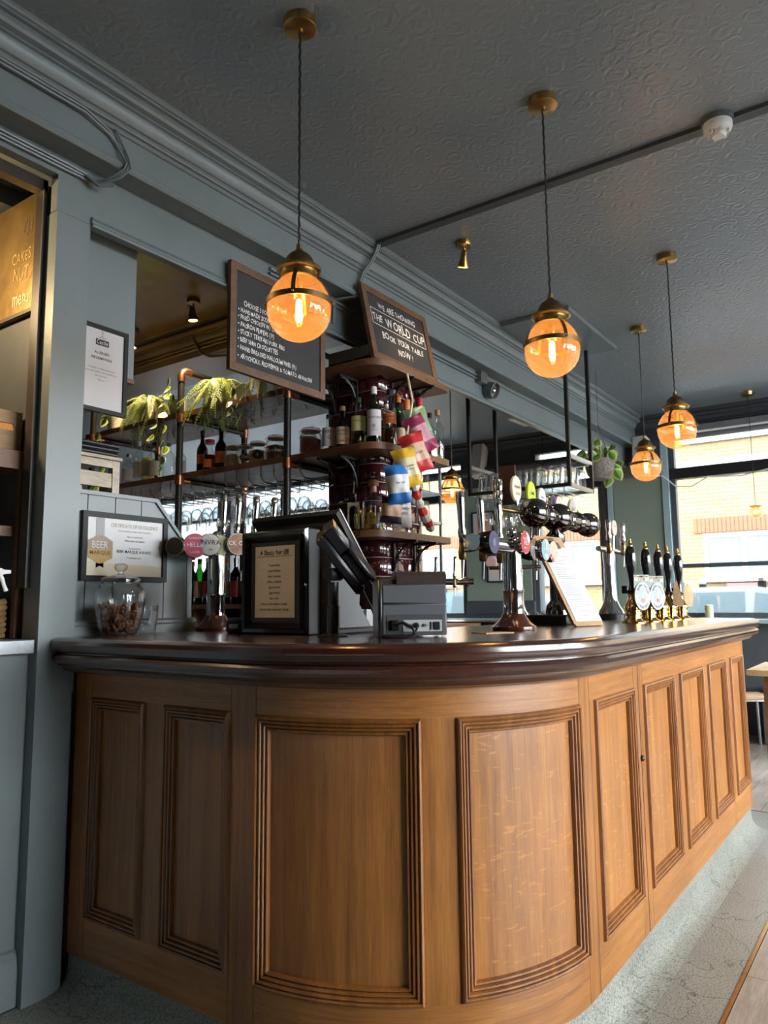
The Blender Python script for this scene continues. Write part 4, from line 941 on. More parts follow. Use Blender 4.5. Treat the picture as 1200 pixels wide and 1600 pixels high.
tag(MB().tube([(3.20,2.11,2.46),(3.17,2.06,2.30),(3.10,2.03,2.20),(3.05,2.02,2.08),(3.0,2.04,1.95),(2.99,2.05,1.80)], .006, 6).build('hanging_strip', CREAM), 'cream display strip hanging from the top pier shelf', 'strip')
# ------------------------------------------------------------------ pipe shelving with copper fittings
u = thing('pipe_shelving', 'black pipe shelving with copper fittings behind the bar', 'shelving')
XF, XB = 3.0, 3.55; PYS = (2.78, 3.69, 4.62)
for y in PYS:
    for x in (XF, XB):
        MB().cyl((x,y,.9), (x,y,2.70), .021, n=14).build('post', IRON, u)
        for zz in (2.03, 2.425): MB().cyl((x,y,zz-.028), (x,y,zz+.028), .0275, n=16).build('copper_tee', COPPER, u)
    for zz in (2.03, 2.425):
        MB().cyl((XF,y,zz), (XB,y,zz), .017, n=12).build('cross_pipe', IRON, u)
        MB().cyl((XF+.02,y,zz), (XF+.075,y,zz), .023, n=14).build('copper_socket', COPPER, u)
    MB().tube([(XF,y,2.66),(XF,y,2.70),(XF+.01,y,2.722),(XF+.03,y,2.735),(XF+.07,y,2.735)], .026, 12).build('copper_elbow', COPPER, u)
    MB().cyl((XF+.07,y,2.735), (XB,y,2.735), .019, n=12).build('cross_pipe', IRON, u)
for zz in (2.05, 2.445):
    for k in range(3): MB().box(XF+.026+.163*k, XF+.026+.163*k+.160, 2.62 if zz < 2.1 else 2.72, 4.75, zz-.005, zz+.030).build('board', SHELF, u)
LZ, UZ = 2.08, 2.475
# hanging glass rails
for k in range(17):
    y = 2.72+.10*k
    MB().tube([(XF+.04,y,2.045),(XF+.04,y,1.985),(XF+.075,y,1.955),(XF+.48,y,1.955),(XF+.49,y,2.045)], .0035, 6).build('glass_rail', CHROME, u)
def wine():
    t = thing('wine_glass', 'wine glass hanging upside down from the rails under the pipe shelving', 'wine glass', (0,0,0), 0, 'wine glasses hanging under the pipe shelving')
    MB().lathe([(0,.004),(.036,.003),(.037,0),(.030,-.003),(.006,-.010),(.004,-.02),(.004,-.085),(.010,-.095),(.028,-.112),(.037,-.135),(.038,-.155),(.033,-.195),(.0315,-.195),(.0365,-.155),(.0355,-.135),(.026,-.114),(0,-.100)], 20, caps=False).build('glass', GLASS, t, ang=60)
    return t
w0 = wine(); rnd = random.Random(4); n = 0
for k in range(16):
    for j in range(3):
        if rnd.random() < .12: continue
        place(w0, n > 0, (XF+.13+.15*j, 2.77+.10*k, 1.962), rnd.uniform(0,6)); n += 1
# clip top jars and bottles on the lower pipe shelf
def cjar(label, loc, r, h, fill, txt=None, lid=None, lab=INK):
    t = thing('clip_top_jar', label, 'jar', loc, face(-loc[0], -loc[1]), 'jars on the pipe shelving')
    MB().lathe([(0,.002),(r*.9,.002),(r,.01),(r,h*.68),(r*.92,h*.76),(r*.80,h*.80),(r*.80,h*.84)], 22, caps=False).build('jar_body', GLASS, t, ang=55)
    MB().lathe([(r*.86,h*.84),(r*.88,h*.88)], 22).build('seal', mat('rust_seal', (.35,.10,.04), .6), t)
    MB().lathe([(r*.86,h*.88),(r*.86,h*.94),(r*.6,h*.99),(0,h)], 22, caps=False).build('lid', lid or GLASS, t, ang=50)
    mb = MB(); mb.tube([(-r*.9,0,h*.72),(-r*1.05,0,h*.86),(-r*.7,0,h*1.0),(0,0,h*1.04),(r*.7,0,h*1.0),(r*1.05,0,h*.86),(r*.9,0,h*.72)], .002, 6); mb.build('wire_clip', STEEL, t)
    if fill: MB().lathe([(0,.006),(r*.86,.006),(r*.93,.014),(r*.93,h*.55),(r*.4,h*.62),(0,h*.6)], 20, caps=False).build('contents', fill, t, ang=50)
    if txt is not None:
        l = MB().add([(x, -math.sqrt(max(0, (r*1.02)**2-x*x)), zz+h*.34) for x, zz in ell(18, r*.62, r*.5)], [tuple(range(18))]).build('label', BLACK, t)
        text([(txt, 0, h*.30, r*.5, 'C')], lambda a, b: Vector((a, -math.sqrt(max(1e-6, (r*1.03)**2-a*a))-.001, b)), CHALK, l, hand=.5, xs=.8)
BERRY = mat('red_berries', (.22,.012,.025), .3, var=.6, vscale=(90,90,90), bump=.6, bscale=70)
STRAW = mat('straw_contents', (.42,.30,.16), .7, var=.4, vscale=(120,120,10))
XS = 3.10
cjar('clip top jar of red berries at the end of the pipe shelf', (XS,2.695,LZ), .062, .155, BERRY)
cjar('small clear jar behind the pipe post', (XS+.1,2.80,LZ), .05, .15, None)
cjar('clip top jar of dark red fruit with a chalk label', (XS,2.96,LZ), .058, .15, mat('dark_fruit', (.13,.01,.02), .4, var=.5, vscale=(60,60,60)), 'Raspberry')
cjar('clip top jar with rolled cinnamon', (XS,3.11,LZ), .052, .135, STRAW, 'o')
cjar('clip top jar with a black chalk label and pale contents', (XS,3.215,LZ), .05, .13, None, 'Chilli')
cjar('jar of pale straws with a wooden lid', (XS,3.315,LZ), .048, .135, STRAW, None, CORK)
gp = 'bottles on the pipe shelving'
bottle('dark brown bottle with an orange label on the pipe shelf', (XS,3.425,LZ), .265, .036, GLASSD, IRON, ORL, (.15,.42), shape='wine', group=gp)
bottle('plastic jar with a red lid and orange label', (XS-.01,3.515,LZ), .20, .040, GLASSB, REDC, ORL, (.1,.35), LIQ_R, .5, 'dump', group=gp, capr=.030, caph=.14)
bottle('second dark brown bottle with an orange label', (XS,3.595,LZ), .27, .034, GLASSD, IRON, ORL, (.2,.42), shape='wine', group=gp)
for i, (y, hh, r, g, cp, lb, lq, nm) in enumerate(((3.80,.20,.034,GLASSB,BLACK,PAPER,None,'short clear bottle right behind the pipe post'), (3.92,.235,.038,GLASSB,STEEL,None,None,'wide clear bottle beside the pipe post'), (4.07,.26,.036,GLASSB,BLACK,DKLAB,LIQ_G,'golden spirit bottle with a black cap on the pipe shelf'), (4.145,.30,.034,GLASSB,WHITE,PAPER,LIQ_G,'tall white labelled bottle with a white cap'), (4.235,.29,.034,GLASSB,WHITE,PAPER,None,'second tall white labelled bottle with a white cap'), (4.345,.215,.042,GLASSB,STEEL,PAPER,None,'squat bottle with a hexagon logo on a white label'))):
    bottle(nm, (XS,y,LZ), hh, r, g, cp, lb, (.12,.5), lq, .55, group=gp)
# ------------------------------------------------------------------ plants on the top shelf
LEAF = mat('fern_leaf', (.25,.33,.06), .5, var=.35, vscale=(30,30,30)); STEM = mat('plant_stem', (.12,.10,.03), .6)
LEAFP = mat('pothos_leaf', (.10,.24,.03), .4, var=.25, vscale=(40,40,40)); MARG = mat('pothos_margin', (.50,.52,.20), .45, var=.15)
def frond(seed, L=.30):
    rn = random.Random(seed); mb = MB(); n = 28; up_ = rn.uniform(.05,.10); dr = rn.uniform(.16,.30)
    c = [Vector((L*.75*t_*(1-.25*t_), .012*math.sin(4*t_+seed), up_*math.sin(PI*min(1, t_*1.3))*(1-t_*.3) - dr*t_**2.2)) for t_ in [i/n for i in range(n+1)]]
    mb.tube(c[::2], .0022, 5)
    for i in range(2, n):
        d = (c[min(i+1, n)]-c[i-1]).normalized(); sd = d.cross(Vector((0,0,1))).normalized(); nn_ = sd.cross(d)
        ll = .025*math.sin(PI*min(1, (.12+.88*i/n)))**.7+.006
        for s in (-1, 1):
            o = c[i]; tip = o+sd*s*ll+d*ll*.35-Vector((0,0,1))*ll*rn.uniform(.15,.5)
            wv = d*.0038
            mid = (o+tip)/2+nn_*.004
            mb.add([o, mid-wv, tip, mid+wv], [(0,1,2,3)])
    me = mb.mesh('frond', 60); me.materials.append(LEAF); return me
FR = [frond(s, .26+.03*s) for s in range(4)]
def fern(label, loc, n, seed, r=.085, h=.125):
    t = thing('potted_fern', label, 'fern', loc, 0, 'plants on the pipe shelving'); rn = random.Random(seed)
    MB().lathe([(r*.72,0),(r*.75,.004),(r,h),(r*.94,h),(r*.9,h-.012),(0,h-.014)], 24).build('pot', WHITE, t)
    for k in range(n):
        a = 2*PI*k/n+rn.uniform(-.2,.2); s = rn.uniform(.45,1.0)
        o = obj('frond', FR[rn.randrange(4)], t, (.02*math.cos(a), .02*math.sin(a), h-.01), (rn.uniform(-.3,.3), rn.uniform(-.55,.35), a)); o.scale = (s, s, s)
fern('bushy fern in a white pot near the grey hanging panel', (3.10, 4.13, UZ), 80, 1)
fern('bushy fern in a white pot beside the tall copper elbow', (3.10, 3.45, UZ), 84, 2)
fern('fern half hidden behind the large chalkboard', (3.12, 3.05, UZ), 40, 3)
def leafmesh():
    me = bpy.data.meshes.new('leaf'); vs = []; fs = []; mi = []
    out = [(0,0),(.30,.16),(.42,.40),(.30,.72),(0,1.0)]; inn = [(0,.04),(.20,.20),(.29,.41),(.20,.66),(0,.88)]
    for s in (1, -1):
        b = len(vs)
        vs += [(s*x, y, abs(x)*.28-.25*y*y) for x, y in out] + [(s*x, y, abs(x)*.28-.25*y*y) for x, y in inn]
        for i in range(4): fs.append((b+i, b+i+1, b+6+i, b+5+i)); mi.append(1)
        fs.append((b+5, b+6, b+7, b+8, b+9)); mi.append(0)
    me.from_pydata(vs, [], fs); me.materials.append(LEAFP); me.materials.append(MARG)
    me.polygons.foreach_set('material_index', mi); me.polygons.foreach_set('use_smooth', [True]*len(fs)); me.update(); return me
LM = leafmesh()
def vine(t, pts, sizes, seed):
    MB().tube(pts, .002, 5).build('stem', STEM, t); rn = random.Random(seed)
    for p, s in zip(pts[1:], sizes):
        o = obj('leaf', LM, t, p, (rn.uniform(-2.2,-1.1), rn.uniform(-.5,.5), rn.uniform(-2.6,-.6))); o.scale = (s, s, s)
t = thing('pothos', 'variegated trailing pothos beside the copper elbow', 'house plant', (3.06, 3.80, UZ), 0, 'plants on the pipe shelving')
MB().lathe([(.045,0),(.06,.09),(.055,.09),(0,.08)], 18).build('pot', WHITE, t)
vine(t, [(0,0,.09),(-.04,.02,.14),(-.03,.05,.20),(-.05,.03,.25),(-.02,.08,.17),(-.06,0,.12)], [.07]*6, 1)
vine(t, [(0,0,.09),(-.07,0,.08),(-.10,-.01,.0),(-.10,.01,-.08),(-.11,0,-.15),(-.10,-.02,-.22),(-.10,.01,-.28),(-.11,0,-.34)], [.065,.07,.06,.075,.07,.065,.06], 2)
vine(t, [(0,0,.09),(-.06,.06,.09),(-.09,.09,.02),(-.09,.08,-.06),(-.1,.10,-.13)], [.06,.055,.06,.06], 3)
t = thing('pothos', 'variegated trailing pothos hanging beside the grey hanging panel', 'house plant', (3.06, 4.46, UZ), 0, 'plants on the pipe shelving')
MB().lathe([(.045,0),(.06,.09),(.055,.09),(0,.08)], 18).build('pot', WHITE, t)
vine(t, [(0,0,.09),(-.05,0,.13),(-.07,-.03,.18),(-.07,.02,.10)], [.07]*3, 4)
vine(t, [(0,0,.09),(-.08,0,.07),(-.11,.02,-.04),(-.11,-.02,-.13),(-.12,0,-.20),(-.11,-.03,-.27),(-.11,.03,-.34),(-.12,0,-.40)], [.07,.06,.07,.085,.08,.08,.075], 5)
t = thing('pothos', 'trailing plant hanging below the large chalkboard', 'house plant', (3.08, 3.22, UZ), 0, 'plants on the pipe shelving')
MB().lathe([(.045,0),(.06,.09),(.055,.09),(0,.08)], 18).build('pot', WHITE, t)
vine(t, [(0,0,.09),(-.08,0,.07),(-.10,.02,-.02),(-.11,-.02,-.06)], [.07,.06,.07], 6)
# ------------------------------------------------------------------ back bar below the shelving
t = thing('back_bar', 'dark back bar cabinet under the pipe shelving', 'cabinet')
MB().box(3.02, 3.56, 2.63, 4.7, 0, .90).build('body', MAHOG, t); MB().box(3.0, 3.57, 2.63, 4.72, .90, .94).build('top', SHELF, t)
MB().box(3.54, 3.57, 2.63, 4.7, .94, 1.40).build('back_panel', MAHOG, t)
MB().box(3.05, 3.54, 2.63, 4.7, 1.235, 1.262).build('shelf', SHELF, t)
for y in (2.64, 3.2, 3.62, 4.2): MB().box(3.08, 3.54, y, y+.02, .94, 1.235).build('upright', SHELF, t)
gp = 'bottles on the back bar shelf'; rnd = random.Random(8)
spec = [(4.0,GLASSG,DKLAB,ORC),(3.91,GLASSD,ORL,GRNC),(3.82,GLASSB,YEL,BLACK),(3.735,GLASSD,DRED,REDC),(3.65,GLASSG,DKLAB,BLACK),(3.565,GLASSD,PINK,WHITE),(3.48,GLASSD,DKLAB,REDC),(3.385,GLASSB,PAPER,ORC),(3.30,GLASSD,DRED,BLACK),(3.215,GLASSG,DKLAB,GRNC),(3.13,GLASSD,YEL,REDC),(2.98,GLASSD,DKLAB,BLACK),(2.83,GLASSB,PAPER,BLACK)]
cn = {id(GLASSG):'green', id(GLASSD):'brown', id(GLASSB):'clear'}; ln_ = {id(DKLAB):'cream', id(ORL):'orange', id(YEL):'straw', id(DRED):'dark red', id(PINK):'pink', id(PAPER):'white'}; kn = {id(ORC):'orange', id(GRNC):'green', id(BLACK):'black', id(REDC):'red', id(WHITE):'white'}
for y, g, lb, cp in spec:
    bottle('%s back bar bottle with %s label and %s cap behind the taps' % (cn[id(g)], ln_[id(lb)], kn[id(cp)]), (3.14+rnd.uniform(-.02,.02), y, 1.263), rnd.uniform(.26,.31), .036, g, cp, lb, (.15,.5), LIQ_A if g is GLASSB else None, .5, group=gp)
# ------------------------------------------------------------------ pendant lamps
BULB = emis('hot_filament', (1.0,.66,.24), 30.0)
def pendant(L, drop):
    t = thing('pendant_lamp', 'x', 'pendant lamp', (0,0,0), 0, 'brass globe pendants')
    zc = drop
    MB().lathe([(.052,zc-.032),(.055,zc-.030),(.055,zc-.002),(.050,zc)], 28).lathe([(.010,zc-.045),(.010,zc-.032)], 12).build('canopy', BRASS, t)
    pts = []; n = 90
    for i in range(n+1): pts.append((.0011*math.cos(i*1.3), .0011*math.sin(i*1.3), .205+(zc-.04-.205)*i/n))
    MB().tube(pts, .0042, 6).build('cord', IRON, t)
    mb = MB().lathe([(.010,.215),(.010,.200),(.014,.196),(.018,.190)], 16); mb.build('cord_grip', BRASS, t)
    MB().lathe([(.015,.190),(.030,.183),(.042,.170),(.049,.153),(.051,.140)], 28).build('dome', BRASS_D, t)
    MB().lathe([(.051,.141),(.064,.138),(.070,.134),(.071,.128),(.066,.123),(.058,.122),(.057,.104),(.059,.100)], 32).build('collar', BRASS, t)
    R_ = .100; NS = 120
    pr = [(R_*math.sin(PI/2*j/14), -R_*math.cos(PI/2*j/14)) for j in range(15)] + [(R_*math.cos(a), .118*math.sin(a)) for a in [.98*j/10 for j in range(1, 11)]]
    fl = lambda r, z, a: r*(1+(.020*min(1, max(0, (-z-.005)/.04)))*math.cos(30*a)) if z < -.005 and r > .01 else r
    MB().lathe(pr, NS, flute=fl, caps=False).build('globe', AMBER, t, ang=85)
    MB().lathe([(.1015,.010),(.1055,.010),(.1055,.027),(.1015,.027)], 40, caps=False).build('equator_band', BRASS_D, t)
    for k in range(4):
        a = .55+PI/2*k; c, s = math.cos(a), math.sin(a)
        q = [(R_+.0035)*math.cos(b) for b in (.2,.4,.6,.8,.95)]; zz = [.121*math.sin(b) for b in (.2,.4,.6,.8,.95)]
        mb = MB(); vs = []
        for rr, z_ in zip(q+[.0595], zz+[.112]):
            for w in (-.0065, .0065):
                for e in (0, .003): vs.append(((rr+e)*c-w*s, (rr+e)*s+w*c, z_))
        fs = []
        for i in range(5):
            b = i*4
            fs += [(b,b+1,b+5,b+4),(b+1,b+3,b+7,b+5),(b+3,b+2,b+6,b+7),(b+2,b,b+4,b+6)]
        mb.add(vs, fs); mb.build('strap', BRASS_D, t)
        MB().sphere((.108*c, .108*s, .0185), .0045, 8).build('bolt', BRASS, t)
    MB().lathe([(.013,.10),(.013,.06),(.010,.052)], 14).build('lamp_holder', BRASS_D, t)
    MB().lathe([(.010,.055),(.013,.03),(.0155,-.01),(.0155,-.035),(.012,-.05),(0,-.054)], 16, caps=False).build('bulb', glass('bulb_glass', (1,.9,.7), face=.05), t)
    MB().lathe([(0,.036),(.006,.034),(.0095,.026),(.0105,0),(.0105,-.025),(.008,-.038),(0,-.041)], 12, caps=False).build('filament', BULB, t)
    l = bpy.data.lights.new('lamp_glow', 'POINT'); l.energy = 6.0; l.color = (1,.62,.27); l.shadow_soft_size = .02
    o = bpy.data.objects.new('lamp_glow', l); COL.objects.link(o); o.parent = t; o.location = (0,0,-.01)
    return t
ZC = 2.172
p0 = pendant(0, CZ-ZC)
PN = [((1.685,1.515), 'nearest globe pendant, hanging in front of the large chalkboard'), ((2.525,1.025), 'globe pendant hanging alone over the curved corner of the bar'), ((4.16,.995), 'globe pendant hanging over the hand pumps'), ((5.17,1.455), 'globe pendant in front of the white wall speaker'), ((5.33,3.085), 'globe pendant beyond the bottles on the tiled pier'), ((7.5,3.2), 'far globe pendant partly hidden behind the glass rack')]
for i, (p, lb) in enumerate(PN): place(p0, i > 0, (p[0], p[1], ZC), [.0,.35,.9,.2,.6,.1][i], lb)
t = thing('small_pendant', 'small pendant lamp hanging in front of the wide window', 'pendant lamp', (7.45,1.14,2.05))
MB().lathe([(.05,1.09),(.055,1.12)], 20).build('canopy', BRASS, t); MB().cyl((0,0,.06), (0,0,1.1), .003, n=6).build('cord', IRON, t)
MB().lathe([(.055,.052),(.045,.06),(.012,.064)], 18).build('cap', BRASS_D, t); MB().sphere((0,0,0), .055, 18).build('globe', AMBER, t); MB().sphere((0,0,0), .016, 8).build('bulb', BULB, t)
# spot lamps
def spot(label, loc, rz, tilt, m, e):
    t = thing('ceiling_spot', label, 'spot lamp', loc, rz, 'ceiling spot lamps')
    MB().lathe([(.040,-.028),(.042,-.025),(.042,0)], 24).build('base', m, t)
    MB().tube([(0,0,-.028),(0,0,-.05),(.01,0,-.06)], .006, 8).build('arm', m, t)
    MB().tube([(.02,.0,-.05),(.045,0,-.052),(.045,0,-.066)], .0025, 6).build('bracket', m, t)
    Mx = Matrix.Translation((.01,0,-.06)) @ Matrix.Rotation(tilt, 4, 'Y')
    MB().lathe([(.012,.01),(.018,0),(.020,-.03),(.030,-.075),(.030,-.08)], 20, m=Mx, caps=False).build('shade', m, t)
    MB().lathe([(.026,-.074),(0,-.072)], 20, m=Mx, caps=False).build('lamp_face', emis('spot_face', (1,.80,.5), 30), t)
    l = bpy.data.lights.new('spot_glow', 'SPOT'); l.energy = e; l.color = (1,.72,.38); l.spot_size = 1.9; l.spot_blend = .8; l.shadow_soft_size = .03
    o = bpy.data.objects.new('spot_glow', l); COL.objects.link(o); o.parent = t; o.matrix_local = Mx @ Matrix.Translation((0,0,-.085))
    return t
spot('brass spot lamp on the ceiling beside the batten', (3.34,1.83,CZ), -2.3, .35, BRASS, 12)
spot('dark spot lamp shining on the ferns', (2.95,3.53,3.15), PI, .12, BRASS_D, 75)
spot('dark spot lamp almost hidden by the grey hanging panel', (3.03,4.25,3.15), PI, .12, BRASS_D, 75)
# smoke detector
t = thing('smoke_detector', 'white smoke detector on a dusty base on the ceiling', 'smoke detector', (3.05,.505,CZ))
MB().lathe([(.060,-.022),(.062,-.018),(.062,0)], 28).build('base', mat('dusty_grey', (.10,.11,.11), .8, var=.4, vscale=(60,60,60)), t)
MB().lathe([(.044,-.056),(.052,-.050),(.055,-.040),(.055,-.022)], 28).build('body', WHITE, t)
for k in range(6):
    a = PI/3*k; MB().box(-.006,.006,.034,.042,-.070,-.054, Matrix.Rotation(a,4,'Z')).build('fin', WHITE, t)
MB().lathe([(.0,-.080),(.022,-.078),(.030,-.070),(.032,-.056)], 24).build('sensor_cap', WHITE, t)
# siren on the beam and conduit
t = thing('wall_siren', 'dusty grey siren and junction box on the beam', 'siren', (4.55,2.40,2.76))
DUST = mat('dusty_metal', (.15,.15,.15), .6, .3, var=.4, vscale=(50,50,50))
MB().bbox(-.055,.035,-.055,0,.02,.10,.006).build('junction_box', DUST, t); MB().box(-.048,.028,-.057,-.055,.028,.092).build('box_cover', GREYP, t)
Mx = Matrix.Translation((.095,0,.01)) @ Matrix.Rotation(PI/2+.35, 4, 'X')
MB().lathe([(.030,.0),(.052,.012),(.058,.05),(.060,.085),(.055,.087),(.050,.06),(.02,.04),(0,.038)], 24, m=Mx, caps=False).build('horn', DUST, t)
MB().sphere((.095,-.062,-.012), .022, 12).build('horn_driver', CHROME, t)
MB().tube([(-2.1,-.012,.085),(-.055,-.012,.075)], .008, 8).tube([(-2.1,-.012,.062),(-.055,-.012,.05)], .006, 8).tube([(.1,-.01,.085),(3.2,-.01,.085)], .005, 6).build('conduit', PAINT, t)
tag(MB().bbox(4.5,5.45,1.70,2.19,CZ-.03,CZ,.004).build('ceiling_board', PAINT), 'flat painted board fixed to the ceiling beside the glass rack', 'board')
# ------------------------------------------------------------------ chalkboards and notices
SATIN = mat('satin_black_frame', (.010,.010,.011), .45, spec=.25, var=.1)
def board(name, label, cat, loc, w, h, fw, fm, face_m, rot=(0,0,0), th=.022, bev=True, rec=.006):
    t = thing(name, label, cat, loc); t.rotation_euler = rot
    for pts in ([(-w/2,0),(w/2,0),(w/2-fw,fw),(-w/2+fw,fw)], [(w/2,0),(w/2,h),(w/2-fw,h-fw),(w/2-fw,fw)], [(w/2,h),(-w/2,h),(-w/2+fw,h-fw),(w/2-fw,h-fw)], [(-w/2,h),(-w/2,0),(-w/2+fw,fw),(-w/2+fw,h-fw)]):
        MB().prism([(u*.9995, v) for u, v in pts], -th, 0, lambda u, v, q: (u, q, v)).build('frame_rail', fm, t)
    MB().box(-w/2+fw, w/2-fw, -th+rec, -.002, fw, h-fw).build('face', face_m, t)
    return t, plane_map((-w/2, -th+rec, 0), (1,0,0), (0,0,1), (0,-1,0))
t, f = board('chalkboard', 'large chalkboard with a bar food menu hung on the beam', 'chalkboard', (2.497,2.378,2.275), .645, .500, .036, FRAMEW, SLATE)
B_ = [('BAR BITES',.335,.345,.040,'C'),('CHOOSE 3 FOR',.085,.312,.032,'L')]
for s, v in (('HANDMADE SCOTCH EGG',.279),('FRIED CHICKEN W/ CHILLI',.248),('PADRON PEPPERS (V)',.213),('STICKY TERIYAKI PORK RIBS',.178),('BEEF SHIN CROQUETTES',.143),('HAND BREADED HALLOUMI FRIES (V)',.105),('ARTICHOKE, RED PEPPER & TOMATO ARANCINI',.066)): B_.append((s,.066,v,.0300,'L'))
text(B_, f, CHALK, t, hand=.8, seed=2, xs=.70)
mb = MB()
for v in (.279,.248,.213,.178,.143,.105,.066): mb.add([f(.053+.0035*math.cos(a), v+.010+.0035*math.sin(a)) for a in [2*PI*i/8 for i in range(8)]], [tuple(range(8))])
mb.build('bullets', CHALK, t); mb = MB(); strip(mb, f, .235, .337, .45, .335, .002); mb.build('underline', CHALK, t)
t, f = board('chalkboard', 'small chalkboard announcing the world cup on the top pier shelf', 'chalkboard', (3.295,2.185,2.503), .63, .435, .040, FRAMEW, SLATE, (-.20,0,0))
text([('WE ARE SHOWING',.315,.328,.050,'C'),('THE',.068,.242,.058,'L'),('WORLD CUP',.375,.232,.078,'C'),('BOOK YOUR TABLE',.33,.150,.052,'C'),('NOW !',.33,.085,.054,'C')], f, CHALK, t, hand=.8, seed=7, xs=.80)
mb = MB()
for a in ((.060,.220,.575,.212),(.575,.212,.572,.305),(.572,.305,.055,.310),(.055,.310,.060,.220)): strip(mb, f, *a, .0035)
mb.build('chalk_box', CHALK, t)
t, f = board('allergen_notice', 'black framed allergen notice on the grey hanging panel', 'notice', (1.632,2.488,1.985), .225, .340, .016, SATIN, PAPER, th=.018, rec=.008)
mb = MB(); mb.add([f(u, v) for u, v in ((.085,.262),(.142,.262),(.142,.286),(.085,.286))], [(0,1,2,3)]); mb.build('logo_block', INK, t)
f2 = plane_map((-.1125,-.0112,0), (1,0,0), (0,0,1), (0,-1,0))
text([('Castle',.1135,.267,.024,'C')], f2, PAPER, t, xs=.75)
text([('WHITE HART',.1135,.291,.006,'C'),('ALLERGEN',.1135,.228,.0145,'C'),('INFORMATION',.1135,.206,.0145,'C'),('For allergen or intolerance information,',.1135,.168,.0075,'C'),('please ask a member of our team before you',.1135,.154,.0075,'C'),('place your order.',.1135,.140,.0075,'C'),('Thank you.',.1135,.124,.0075,'C')], f, INK, t, xs=.9)
mb = MB(); strip(mb, f, .1135,.298,.1135,.308,.001); strip(mb, f, .1135,.308,.108,.322,.001); strip(mb, f, .1135,.308,.119,.322,.001); strip(mb, f, .108,.298,.119,.298,.001); mb.build('glass_logo', INK, t)
CERT = mat('certificate_paper', (.60,.62,.63), .5, var=.03)
t, f = board('certificate', 'black framed beer certificate on the beadboard screen', 'certificate', (1.751,2.464,1.347), .378, .256, .020, SATIN, CERT, th=.018, rec=.009)
f2 = plane_map((-.189,-.009,0), (1,0,0), (0,0,1), (0,-1,0), .0018); f3 = plane_map((-.189,-.009,0), (1,0,0), (0,0,1), (0,-1,0), .0026)
mb = MB(); mb.add([f(u,v) for u,v in ((.021,.021),(.357,.021),(.357,.060),(.021,.072))], [(0,1,2,3)]); mb.build('cream_band', CREAM, t)
mb = MB(); mb.add([f(u,v) for u,v in ((.058,.15),(.094,.15),(.094,.235),(.058,.235))], [(0,1,2,3)]); mb.build('ribbon', mat('grey_ribbon', (.32,.31,.32), .6), t)
mb = MB(); mb.add([f(u,v) for u,v in ((.062,.048),(.078,.056),(.094,.048),(.094,.09),(.062,.09))], [(0,1,2,3,4)]); mb.build('ribbon_tail', mat('slate_ribbon', (.06,.08,.10), .6), t)
mb = MB(); mb.add([f2(u,v) for u,v in ((.026,.085),(.045,.078),(.055,.070),(.078,.064),(.100,.070),(.112,.078),(.130,.085),(.130,.150),(.112,.158),(.098,.166),(.078,.170),(.058,.166),(.045,.158),(.026,.150))], [tuple(range(14))]); mb.build('badge', GOLDP, t)
mb = MB(); mb.add([f3(u,v) for u,v in ((.026,.118),(.130,.118),(.130,.150),(.112,.158),(.098,.166),(.078,.170),(.058,.166),(.045,.158),(.026,.150))], [tuple(range(9))]); mb.build('badge_cap', mat('taupe_print', (.30,.23,.17), .5), t)
f4 = plane_map((-.189,-.009,0), (1,0,0), (0,0,1), (0,-1,0), .0034)
text([('BEER',.078,.122,.037,'C')], f4, PAPER, t, xs=.85); text([('MARQUE',.078,.098,.021,'C')], f4, mat('brown_ink', (.14,.08,.03), .6), t)
text([('CERTIFICATE OF EXCELLENCE',.228,.205,.0195,'C'),('FOR DELIVERING A GREAT BEER EXPERIENCE',.228,.188,.0092,'C')], f, mat('gold_ink', (.30,.24,.16), .5), t, xs=.78)
text([('This is to certify that',.228,.168,.0085,'C'),('White Hart in Lambeth',.228,.152,.0105,'C'),('has achieved the',.228,.124,.0085,'C'),('BEER MARQUE AWARD',.228,.108,.0165,'C'),('Proudly supported by',.228,.088,.008,'C')], f, INK, t, xs=.85)
# ------------------------------------------------------------------ kitchen hatch contents
GOLD = mat('gold_lacquer_board', (.36,.235,.09), .34, .85, var=.3, vscale=(5,5,5), bump=.15, bscale=18)
t = thing('menu_board', 'gold lacquered menu board inside the kitchen hatch', 'board', (1.398, 2.53, 2.335), -PI/2)
MB().box(-.9,0,-.012,0,0,.45).build('board', GOLD, t); MB().box(0,.012,-.02,0,-.02,.46).build('edge_strip', IRON, t); MB().box(-.9,.012,-.02,0,-.014,0).build('bottom_strip', mat('brown_trim', (.08,.05,.03), .4), t)
fm = plane_map((0,-.012,0), (1,0,0), (0,0,1), (0,-1,0))
text([('menu',-.035,.032,.085,'R')], fm, mat('pale_gold_ink', (.75,.55,.32), .5), t, hand=.4, xs=.62)
text([('£13',-.03,.30,.085,'R')], fm, mat('dark_ink', (.09,.06,.03), .5), t, hand=.6, xs=.7); text([('CAKES',-.035,.20,.06,'R'),('NUT',-.045,.13,.075,'R')], fm, GOLDP, t, hand=.5, xs=.7)
l = bpy.data.lights.new('kitchen_lamp', 'POINT'); l.energy = 50; l.color = (1,.72,.38); l.shadow_soft_size = .05
t = thing('heat_lamp', 'warm kitchen heat lamp inside the hatch', 'lamp', (.80,3.0,2.62)); o = bpy.data.objects.new('kitchen_lamp', l); COL.objects.link(o); o.parent = t; o.location = (0,0,-.08)
MB().lathe([(.02,.10),(.05,.02),(.09,-.03)], 20, caps=False).build('shade', COPPER, t); MB().cyl((0,0,.1),(0,0,.18), .006).build('rod', IRON, t); MB().sphere((0,0,-.01), .025, 10).build('bulb', BULB, t)
t = thing('kitchen_shelf', 'wooden shelf unit inside the kitchen hatch', 'shelf')
